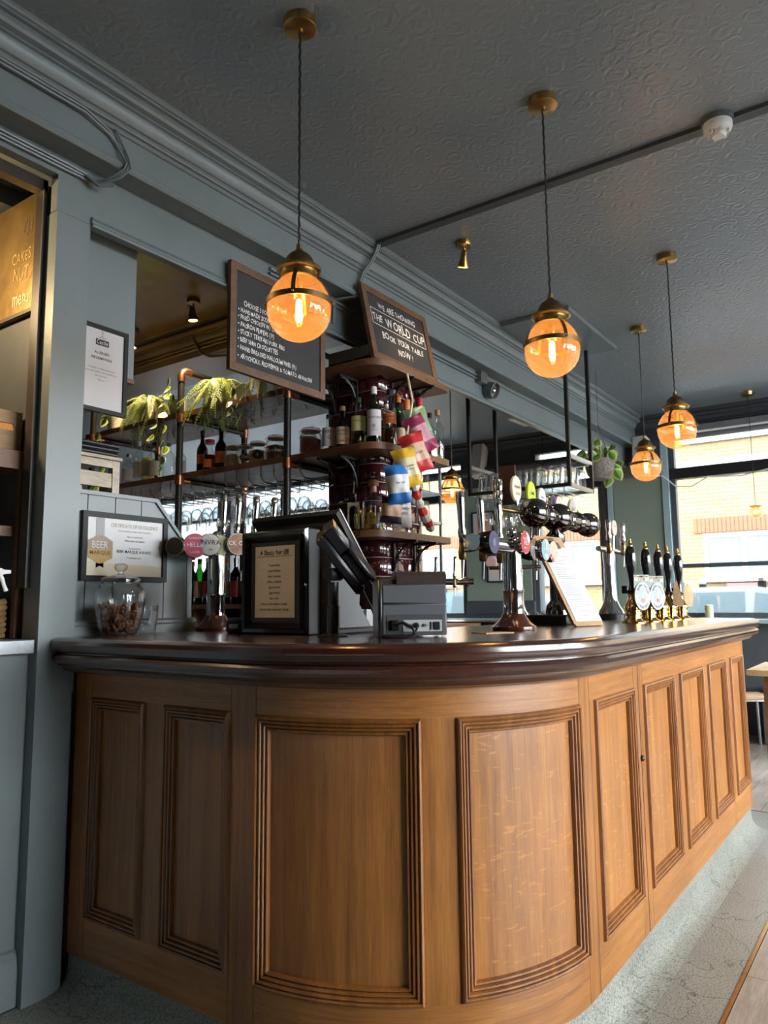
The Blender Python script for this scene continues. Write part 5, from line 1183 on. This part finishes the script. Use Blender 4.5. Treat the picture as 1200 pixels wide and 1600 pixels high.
MB().box(1.05,1.398,2.535,3.6,1.735,1.80).build('board', SHELF, t); MB().box(1.372,1.398,2.535,2.56,1.15,1.735).build('upright', SHELF, t); MB().box(1.05,1.398,2.56,3.6,1.50,1.535).build('board', SHELF, t)
t = thing('wooden_crate', 'pale wooden crate with a handle slot on the kitchen shelf', 'crate', (0,0,1.801))
MB().box(.95,1.385,2.57,2.582,0,.075).box(.95,1.20,2.57,2.582,.075,.10).box(1.385-.03,1.385,2.57,2.582,.075,.10).box(.95,1.385,2.57,2.582,.10,.145).build('front_board', PINE, t)
MB().box(.95,1.385,2.88,2.892,0,.145).build('back_board', PINE, t); MB().box(1.373,1.385,2.582,2.88,0,.145).box(.95,.962,2.582,2.88,0,.145).build('end_board', PINE, t); MB().box(.95,1.385,2.57,2.89,-.0005,.008).build('bottom', PINE, t)
t = thing('spray_bottle', 'white trigger spray bottle with a blue label on the hatch counter', 'spray bottle', (1.245,2.47,1.147), -.3)
MB().lathe([(0,0),(.036,.001),(.038,.008),(.038,.10),(.032,.135),(.016,.160),(.013,.168)], 22, caps=False).build('bottle', mat('milky_plastic', (.62,.62,.63), .4, var=.03), t)
MB().lathe([(.016,.165),(.016,.185)], 16).build('collar', WHITE, t)
MB().prism([(-.03,.205),(-.028,.225),(0,.238),(.035,.235),(.045,.230),(.064,.229),(.064,.218),(.045,.216),(.02,.205),(.012,.185),(-.012,.185)], -.011, .011, lambda u_, v_, w_: (u_, w_, v_)).build('spray_head', WHITE, t)
MB().tube([(.030,0,.218),(.040,0,.20),(.046,0,.18),(.054,0,.16)], [.008,.007,.006,.007], 8).build('trigger', WHITE, t)
mb = MB(); R_ = .0388; mb.add([(R_*math.sin(a), -R_*math.cos(a), z_) for z_ in (.012,.088) for a in [-1.2+2.4*i/8 for i in range(9)]], [(i,i+1,10+i,9+i) for i in range(8)]); mb.build('label', PAPER, t)
mb = MB(); R_ = .0394; mb.add([(R_*math.sin(a), -R_*math.cos(a), z_) for z_ in (.060,.074) for a in [-.3+1.1*i/8 for i in range(9)]], [(i,i+1,10+i,9+i) for i in range(8)]); mb.build('label_print', mat('print_blue', (.02,.04,.35), .5), t)
t = thing('wicker_basket', 'small woven basket behind the spray bottle in the hatch', 'basket', (1.25,2.66,1.148))
WICK = mat('seagrass', (.36,.22,.09), .7, var=.3, vscale=(40,40,40))
for k in range(7):
    q = []
    for i in range(48):
        a = i/48*4; s = int(a); b = a-s; c_ = [(-.11,-.08),(.11,-.08),(.11,.08),(-.11,.08),(-.11,-.08)]
        x = c_[s][0]+(c_[s+1][0]-c_[s][0])*b; y = c_[s][1]+(c_[s+1][1]-c_[s][1])*b; w_ = .004*math.sin(i*PI/2+k*PI)
        q.append((x+w_*(1 if s in (1,) else -1 if s == 3 else 0), y+w_*(1 if s == 2 else -1 if s == 0 else 0), .011+.019*k+.003*math.sin(i*PI/2)))
    MB().tube(q, .0105, 6, closed=True).build('woven_band', WICK, t)
MB().box(-.1,.1,-.07,.07,0,.006).build('bottom', WICK, t)
t = thing('side_cabinet', 'dark side cabinet behind the beadboard screen', 'cabinet'); MB().box(1.53,2.05,2.52,3.1,0,.92).build('body', PAINT_D, t); MB().box(1.52,2.06,2.51,3.11,.92,.95).build('top', SHELF, t)
t = thing('tray_stand', 'worn pale wooden stand holding black trays behind the post', 'stand', (0,0,.951))
WORN = wood('worn_white_wood', (.28,.22,.15), (.60,.55,.46), stretch=(4,20,20), rough=.7, coat=0)
for x in (1.54,1.782):
    for y in (2.60,2.86): MB().box(x,x+.032,y,y+.03,0,.885).build('leg', WORN, t)
for y in (2.60,2.86): MB().box(1.573,1.781,y,y+.028,.855,.885).build('rail', WORN, t); MB().box(1.573,1.781,y+.004,y+.024,.775,.832).build('rail', WORN, t)
MB().box(1.54,1.815,2.585,2.905,.886,.898).build('top', WORN, t)
for k in range(3):
    x = MB().bbox(1.525+.004*k,1.80+.004*k,2.59,2.9,1.850+.018*k,1.8665+.018*k,.006).build('serving_tray', BLACK); tag(x, ['lowest','middle','top'][k]+' black serving tray stacked on the worn stand', 'tray', 'black serving trays')
# ------------------------------------------------------------------ hanging glass rack over the far bar
t = thing('glass_rack', 'black steel rack of upturned glasses hanging from the ceiling', 'rack')
for x in (4.90,5.34):
    for y in (1.90,2.68): MB().box(x-.012,x+.012,y-.012,y+.012,2.05,CZ if y < 2 else CZ).build('hanger', IRON, t)
for z_ in (2.062,2.27):
    for x in (4.90,5.34): MB().box(x-.012,x+.012,1.912,2.668,z_-.012,z_+.012).build('rail', IRON if x < 5 else STEEL, t) if z_ < 2.2 or x > 5 else None
    for y in (1.90,2.68): MB().box(4.912,5.328,y-.012,y+.012,z_-.012,z_+.012).build('rail', STEEL, t)
MB().box(4.91,5.33,1.91,2.67,2.066,2.074).build('glass_shelf', PANE, t)
for y in (1.90,2.68): MB().lathe([(.03,0),(.03,.006)], 16, (4.90,y,CZ-.006)).build('ceiling_plate', IRON, t)
for k in range(9): MB().tube([(4.92,1.95+.085*k,2.05),(4.92,1.95+.085*k,2.02),(5.32,1.95+.085*k,2.02)], .0035, 6).build('glass_rail', CHROME, t)
def pint():
    t = thing('pint_glass', 'upturned pint glass on the hanging black rack', 'glass', (0,0,0), 0, 'upturned glasses on the hanging rack')
    MB().lathe([(.042,0),(.0405,.0),(.038,.06),(.034,.08),(.034,.09),(.032,.135),(.028,.14),(0,.139),(0,.130),(.029,.128),(.032,.09),(.036,.06),(.0395,.0)], 18, caps=False).build('glass', GLASS, t, ang=60); return t
g0 = pint(); n = 0
for j in range(4):
    for k in range(8): place(g0, n > 0, (4.965+.10*j, 1.955+.092*k, 2.075)); n += 1
n = 0
for j in range(2):
    for k in range(8):
        o = copy_tree(w0); o.location = (5.0+.2*j, 1.99+.085*k, 2.026); o['label'] = 'wine glass hanging under the black ceiling rack'; o['group'] = 'wine glasses under the hanging rack'
# hanging plant
t = thing('hanging_plant', 'trailing plant in a woven pot hanging beyond the glass rack', 'house plant', (6.0,2.06,2.27))
WEAVE = mat('grey_weave', (.20,.18,.16), .8, var=.5, vscale=(60,60,60), bump=.4, bscale=70)
MB().lathe([(0,-.02),(.07,-.015),(.105,.03),(.12,.09),(.118,.15),(.108,.15),(.10,.13),(0,.125)], 24, caps=False).build('pot', WEAVE, t)
for a in (0,2.1,4.2): MB().cyl((.115*math.cos(a),.115*math.sin(a),.15),(0,0,.45), .002, n=5).build('cord', IRON, t)
MB().cyl((0,0,.45),(0,0,CZ-2.27), .002, n=5).build('cord', IRON, t)
rnd = random.Random(2)
for k in range(9):
    a = 2*PI*k/9; l_ = rnd.uniform(.12,.24)
    vine(t, [(0,0,.13),(.06*math.cos(a),.06*math.sin(a),.20),(l_*.7*math.cos(a),l_*.7*math.sin(a),.22+rnd.uniform(-.05,.08)),(l_*math.cos(a),l_*math.sin(a),.16+rnd.uniform(-.12,.1))], [.08,.10,.11], 20+k)
# steel rack with glasses behind the pier
t = thing('steel_rack', 'small steel rack with jars behind the tiled pier', 'rack', (4.05,2.58,0))
for x in (0,.25):
    for y in (0,.45): MB().box(x,x+.016,y,y+.016,0,2.25).build('post', STEEL, t)
for z_ in (1.10,1.78,1.98,2.24): MB().box(0,.266,0,.466,z_,z_+.014).build('shelf', STEEL, t)
for k, (x, y, z_) in enumerate(((.06,.07,1.995),(.15,.07,1.995),(.06,.17,1.995),(.07,.08,1.795),(.16,.08,1.795))):
    o = copy_tree(g0); o.location = (4.05+x+.01,2.58+y,z_); o['label'] = 'upturned glass on the small steel rack'; o['group'] = 'glasses on the steel rack'
# rear counter with its own taps
t = thing('rear_counter', 'dark rear bar counter in front of the street windows', 'counter')
MB().box(4.95,5.40,1.75,4.4,0,1.08).build('body', PAINT_D, t); MB().bbox(4.88,5.48,1.72,4.45,1.08,1.12,.008).build('top', MAHOG, t)
src = [o for o in bpy.data.objects if o.name == 'beer_tap_tower'][0]
o = copy_tree(src); o.location = (5.18,3.16,1.12); o.rotation_euler.z = 2.0; o['label'] = 'far chrome beer tap on the rear counter beyond the printer'
src = [o for o in bpy.data.objects if o.name == 'beer_tap_tower.003'][0]
o = copy_tree(src); o.location = (5.2,3.75,1.12); o.rotation_euler.z = 1.2; o['label'] = 'far flared beer tap on the rear counter near the green wall'
o = copy_tree(src); o.location = (5.2,2.45,1.12); o.rotation_euler.z = 1.8; o['label'] = 'far flared beer tap behind the black ball tower'
# street wall fittings
def speaker(label, loc, ry):
    t = thing('wall_speaker', label, 'speaker', loc); t.rotation_euler = (0, ry, 0)
    MB().bbox(-.14,0,-.075,.075,-.2,.2,.012).build('cabinet', WHITE, t); MB().box(-.146,-.14,-.062,.062,-.18,.18).build('grille', mat('pale_grille', (.5,.5,.5), .8), t); MB().box(0,.03,-.02,.02,-.03,.03).build('bracket', IRON, t)
speaker('white wall speaker beside the wide window', (7.81,2.22,2.74), .1); speaker('white wall speaker above the green wall panel', (7.80,4.10,2.90), .25)
t = thing('emergency_light', 'white emergency light fixed under the far ceiling', 'light', (6.95,3.18,CZ)); MB().box(-.19,.19,-.07,.07,-.03,0).build('base', IRON, t); MB().bbox(-.185,.185,-.065,.065,-.075,-.03,.008).build('diffuser', WHITE, t)
for lb, y0, y1, z0, z1, ac in (('upper framed print on the green wall panel', 3.98,4.27,1.94,2.33,CORAL), ('lower framed print on the green wall panel', 3.84,4.08,1.49,1.82,CREAM)):
    t = thing('framed_print', lb, 'picture', (XW-.017,(y0+y1)/2,z0), -PI/2); w_, h_ = y1-y0, z1-z0
    for a in ((-w_/2,w_/2,0,.018),(-w_/2,w_/2,h_-.018,h_),(-w_/2,-w_/2+.018,.018,h_-.018),(w_/2-.018,w_/2,.018,h_-.018)): MB().box(a[0],a[1],-.02,0,a[2],a[3]).build('frame_rail', IRON, t)
    MB().box(-w_/2+.018,w_/2-.018,-.008,-.002,.018,h_-.018).build('mount', PAPER, t); MB().box(-w_*.28,w_*.28,-.0095,-.008,h_*.3,h_*.72).build('print', ac, t)
tag(MB().tube([(7.74,2.3,2.55),(7.76,2.02,2.52),(7.78,1.9,2.40),(7.78,1.75,2.39),(7.79,1.6,2.47),(7.80,1.3,2.45),(7.80,1.0,2.50),(7.80,.5,2.52)], .007, 6).build('trailing_cable', WHITE), 'pale cable trailing along the black window transom', 'cable')
t = thing('candle_lantern', 'glass lantern with a cream candle on the window sill', 'lantern', (7.76,1.66,WZ0+.001))
for y in (-.09,.09): MB().box(-.06,.06,y-.003,y+.003,.01,.22).build('glass_side', PANE, t)
for x in (-.06,.06): MB().box(x-.003,x+.003,-.087,.087,.01,.22).build('glass_side', PANE, t)
MB().box(-.065,.065,-.095,.095,0,.01).build('base', WHITE, t); MB().lathe([(.038,.011),(.038,.13),(.03,.135),(0,.132)], 18).build('candle', mat('candle_wax', (.75,.66,.42), .5), t)
t = thing('pub_table', 'wooden pub table beyond the end of the bar', 'table', (6.15,.62,0))
for k in range(5): MB().bbox(-.40,.40,-.40+.16*k,-.243+.16*k,.735,.775,.003).build('plank', PINE, t)
MB().box(-.3,.3,-.3,.3,.69,.734).build('apron', SHELF, t)
for x in (-.3,.26):
    for y in (-.3,.26): MB().box(x,x+.05,y,y+.05,0,.69).build('leg', SHELF, t)
t = thing('school_chair', 'bentwood chair with tubular steel legs beside the street wall', 'chair', (7.15,1.27,0), .6)
MB().bbox(-.19,.19,-.19,.19,.43,.45,.02).build('seat', PINE, t); MB().bbox(-.18,.18,.17,.185,.62,.80,.006).build('backrest', MAHOG_T, t)
for s in (-1,1):
    MB().tube([(s*.17,-.17,0),(s*.165,-.16,.38),(s*.16,-.12,.42),(s*.16,.12,.42)], .011, 8).build('leg', STEEL, t)
    MB().tube([(s*.17,.22,0),(s*.165,.17,.30),(s*.16,.16,.45),(s*.15,.18,.75)], .011, 8).build('leg', STEEL, t)
t = thing('bench', 'dark upholstered bench under the street window', 'bench', (7.6,.2,0)); MB().bbox(-.2,.22,-1.5,1.0,0,.40,.01).build('base', PAINT_D, t); MB().bbox(-.22,.2,-1.5,1.0,.40,.47,.02).build('cushion', mat('brown_leather', (.05,.02,.015), .4), t)
# ------------------------------------------------------------------ the street outside
ASPH = mat('asphalt', (.08,.083,.087), .9, var=.15, vscale=(3,3,3))
struct(MB().box(XW+.4, 60, -40, 60, -.3, -.12).build('street', ASPH), 'grey street outside'); struct(MB().box(-40, XW+.4, -40, YW-.4, -.3, -.12).build('side_street', ASPH), 'grey side street')
def brick_mat():
    m, t, p = nt('yellow_stock_brick'); tc = N(t, 'ShaderNodeTexCoord'); mp = N(t, 'ShaderNodeMapping'); mp.inputs['Rotation'].default_value = (0, PI/2, 0)
    sx = N(t, 'ShaderNodeSeparateXYZ'); cx = N(t, 'ShaderNodeCombineXYZ'); t.links.new(tc.outputs['Object'], sx.inputs[0]); t.links.new(sx.outputs['Y'], cx.inputs['X']); t.links.new(sx.outputs['Z'], cx.inputs['Y'])
    b = N(t, 'ShaderNodeTexBrick', Scale=1.0); b.inputs['Brick Width'].default_value = .225; b.inputs['Row Height'].default_value = .075; b.inputs['Mortar Size'].default_value = .008
    b.inputs['Color1'].default_value = (.105,.070,.020,1); b.inputs['Color2'].default_value = (.135,.095,.034,1); b.inputs['Mortar'].default_value = (.12,.10,.075,1)
    t.links.new(cx.outputs[0], b.inputs['Vector']); t.links.new(b.outputs['Color'], p.inputs['Base Color']); p.inputs['Roughness'].default_value = .9; return m
BRK_M = brick_mat(); RB = mat('red_rubbed_brick', (.16,.036,.013), .8, var=.15, vscale=(9,9,9)); WF = mat('white_upvc', (.19,.20,.215), .4, var=.03); CUR = mat('pale_curtain', (.062,.084,.105), .8, var=.25, vscale=(1,30,1))
XBG = 16.0
t = thing('brick_house', 'yellow brick terrace house across the street with white windows', 'building', (XBG,0,0))
MB().box(0, 8, -16, 13, -.3, 7.5).build('brick_wall', BRK_M, t)
bk = MB().box(-.03,.02,0,.068,0,.30).mesh('lintel_brick'); bk.materials.append(RB)
def hwin(y0, y1, z0, z1, lint=True, nb=3):
    w = MB().box(-.02,.06,y0,y1,z0,z0+.09).box(-.02,.06,y0,y1,z1-.09,z1).box(-.02,.06,y0,y0+.09,z0+.09,z1-.09).box(-.02,.06,y1-.09,y1,z0+.09,z1-.09)
    for k in range(1, nb): yy = y0+(y1-y0)*k/nb; w.box(-.02,.06,yy-.05,yy+.05,z0+.09,z1-.09)
    w = w.build('window', WF, t)
    for k in range(nb):
        a = y0+(y1-y0)*k/nb+.05; b = y0+(y1-y0)*(k+1)/nb-.05
        MB().box(-.005,.0,a,b,z0+.09,z1-.09).build('pane', CUR, w)
    MB().box(-.10,.0,y0-.1,y1+.1,z0-.09,z0).build('sill', WF, w)
    if lint:
        y = y0-.15
        while y < y1+.1: obj('lintel_brick', bk, t, (0,y,z1+.02)); y += .078
for y0, y1 in ((1.2,3.45),(5.6,7.6),(9.2,11.2),(-3.2,-1.0),(-7,-5)):
    hwin(y0, y1, 1.72, 2.60); hwin(y0, y1+.2, 4.55, 5.55)
MB().box(-.06,0,-16,13,3.95,4.10).build('stone_band', WF, t); MB().box(-.06,0,-16,13,.9,1.05).build('stone_band', WF, t)
d_ = MB().box(-.08,0,2.45,3.05,0.0,1.6).build('door', mat('pink_door', (.17,.045,.04), .5, var=.05), t)
for y in (2.5,2.78):
    for z0 in (.2,.9): MB().box(-.095,-.08,y,y+.22,z0,z0+.55).build('door_panel', mat('pink_door_panel', (.15,.038,.032), .5), d_)
t = thing('rendered_house', 'pale rendered house further along the street', 'building', (XBG,0,0))
MB().box(.1, 8, 13, 34, -.3, 7.5).build('wall', mat('pale_render', (.085,.105,.12), .9, var=.06), t)
for y0 in (14.5, 17.6, 20.7, 23.8, 27):
    for z0, z1 in ((1.3, 2.7), (4.4, 5.8)):
        w = MB().box(.04,.10,y0,y0+1.3,z0,z0+.1).box(.04,.10,y0,y0+1.3,z1-.1,z1).box(.04,.10,y0,y0+.1,z0+.1,z1-.1).box(.04,.10,y0+1.2,y0+1.3,z0+.1,z1-.1).build('window', WF, t)
        MB().box(.07,.10,y0+.1,y0+1.2,z0+.1,z1-.1).build('pane', mat('dark_pane', (.025,.03,.035), .1), w)
CARP = mat('silver_car_paint', (.16,.185,.20), .25, .3, var=.03, coat=.8); CARG = mat('car_glass', (.06,.08,.09), .06, var=.05)
def car(label, y0, sgn, xc, m):
    t = thing('parked_car', label, 'car', (xc, y0, -.12), 0 if sgn > 0 else PI)
    side = [(-2.05,.30),(-2.1,.62),(-2.02,.86),(-1.25,.98),(-.55,1.48),(.0,1.58),(1.0,1.56),(1.75,1.40),(2.05,1.0),(2.12,.6),(2.08,.30)]
    MB().prism([(-2.05,.30),(-2.1,.62),(-2.02,.86),(-1.25,.98),(2.05,1.02),(2.12,.6),(2.08,.30)], -.86, .86, lambda u_, v_, w_: (w_, u_, v_)).build('body', m, t)
    def cab(u_, v_, w_): return (w_*(1-.16*(v_-.98)/.6), u_, v_)
    MB().prism([(-1.25,.98),(-.55,1.46),(.0,1.56),(1.0,1.55),(1.75,1.38),(2.05,1.02)], -.82, .82, cab).build('cabin', m, t)
    for s in (-1,1):
        for pts in ([(-1.0,1.0),(-.48,1.40),(-.02,1.48),(.02,1.0)], [(.10,1.0),(.10,1.49),(.95,1.48),(1.05,1.0)], [(1.12,1.0),(1.04,1.46),(1.55,1.36),(1.75,1.04)]):
            MB().prism(pts, s*.823, s*.826, cab).build('side_window', CARG, t)
        for y in (-1.3,1.3): MB().cyl((s*.70,y,.33),(s*.88,y,.33), .33, n=20).build('wheel', BLACK, t)
    for y in (-.1,.9):
        MB().box(-.75,.75,y-.03,y+.03,1.62,1.66).build('roof_bar', STEEL, t)
        for s in (-1,1): MB().box(s*.66-.03,s*.66+.03,y-.05,y+.05,1.53,1.62).build('roof_bar_foot', BLACK, t)
car('silver car with roof bars parked outside the wide window', 1.7, 1, 11.2, CARP)
car('pale blue car parked outside the narrow window', 6.2, -1, 11.2, mat('blue_car_paint', (.11,.16,.19), .25, .3, coat=.8))
bpy.context.view_layer.update()
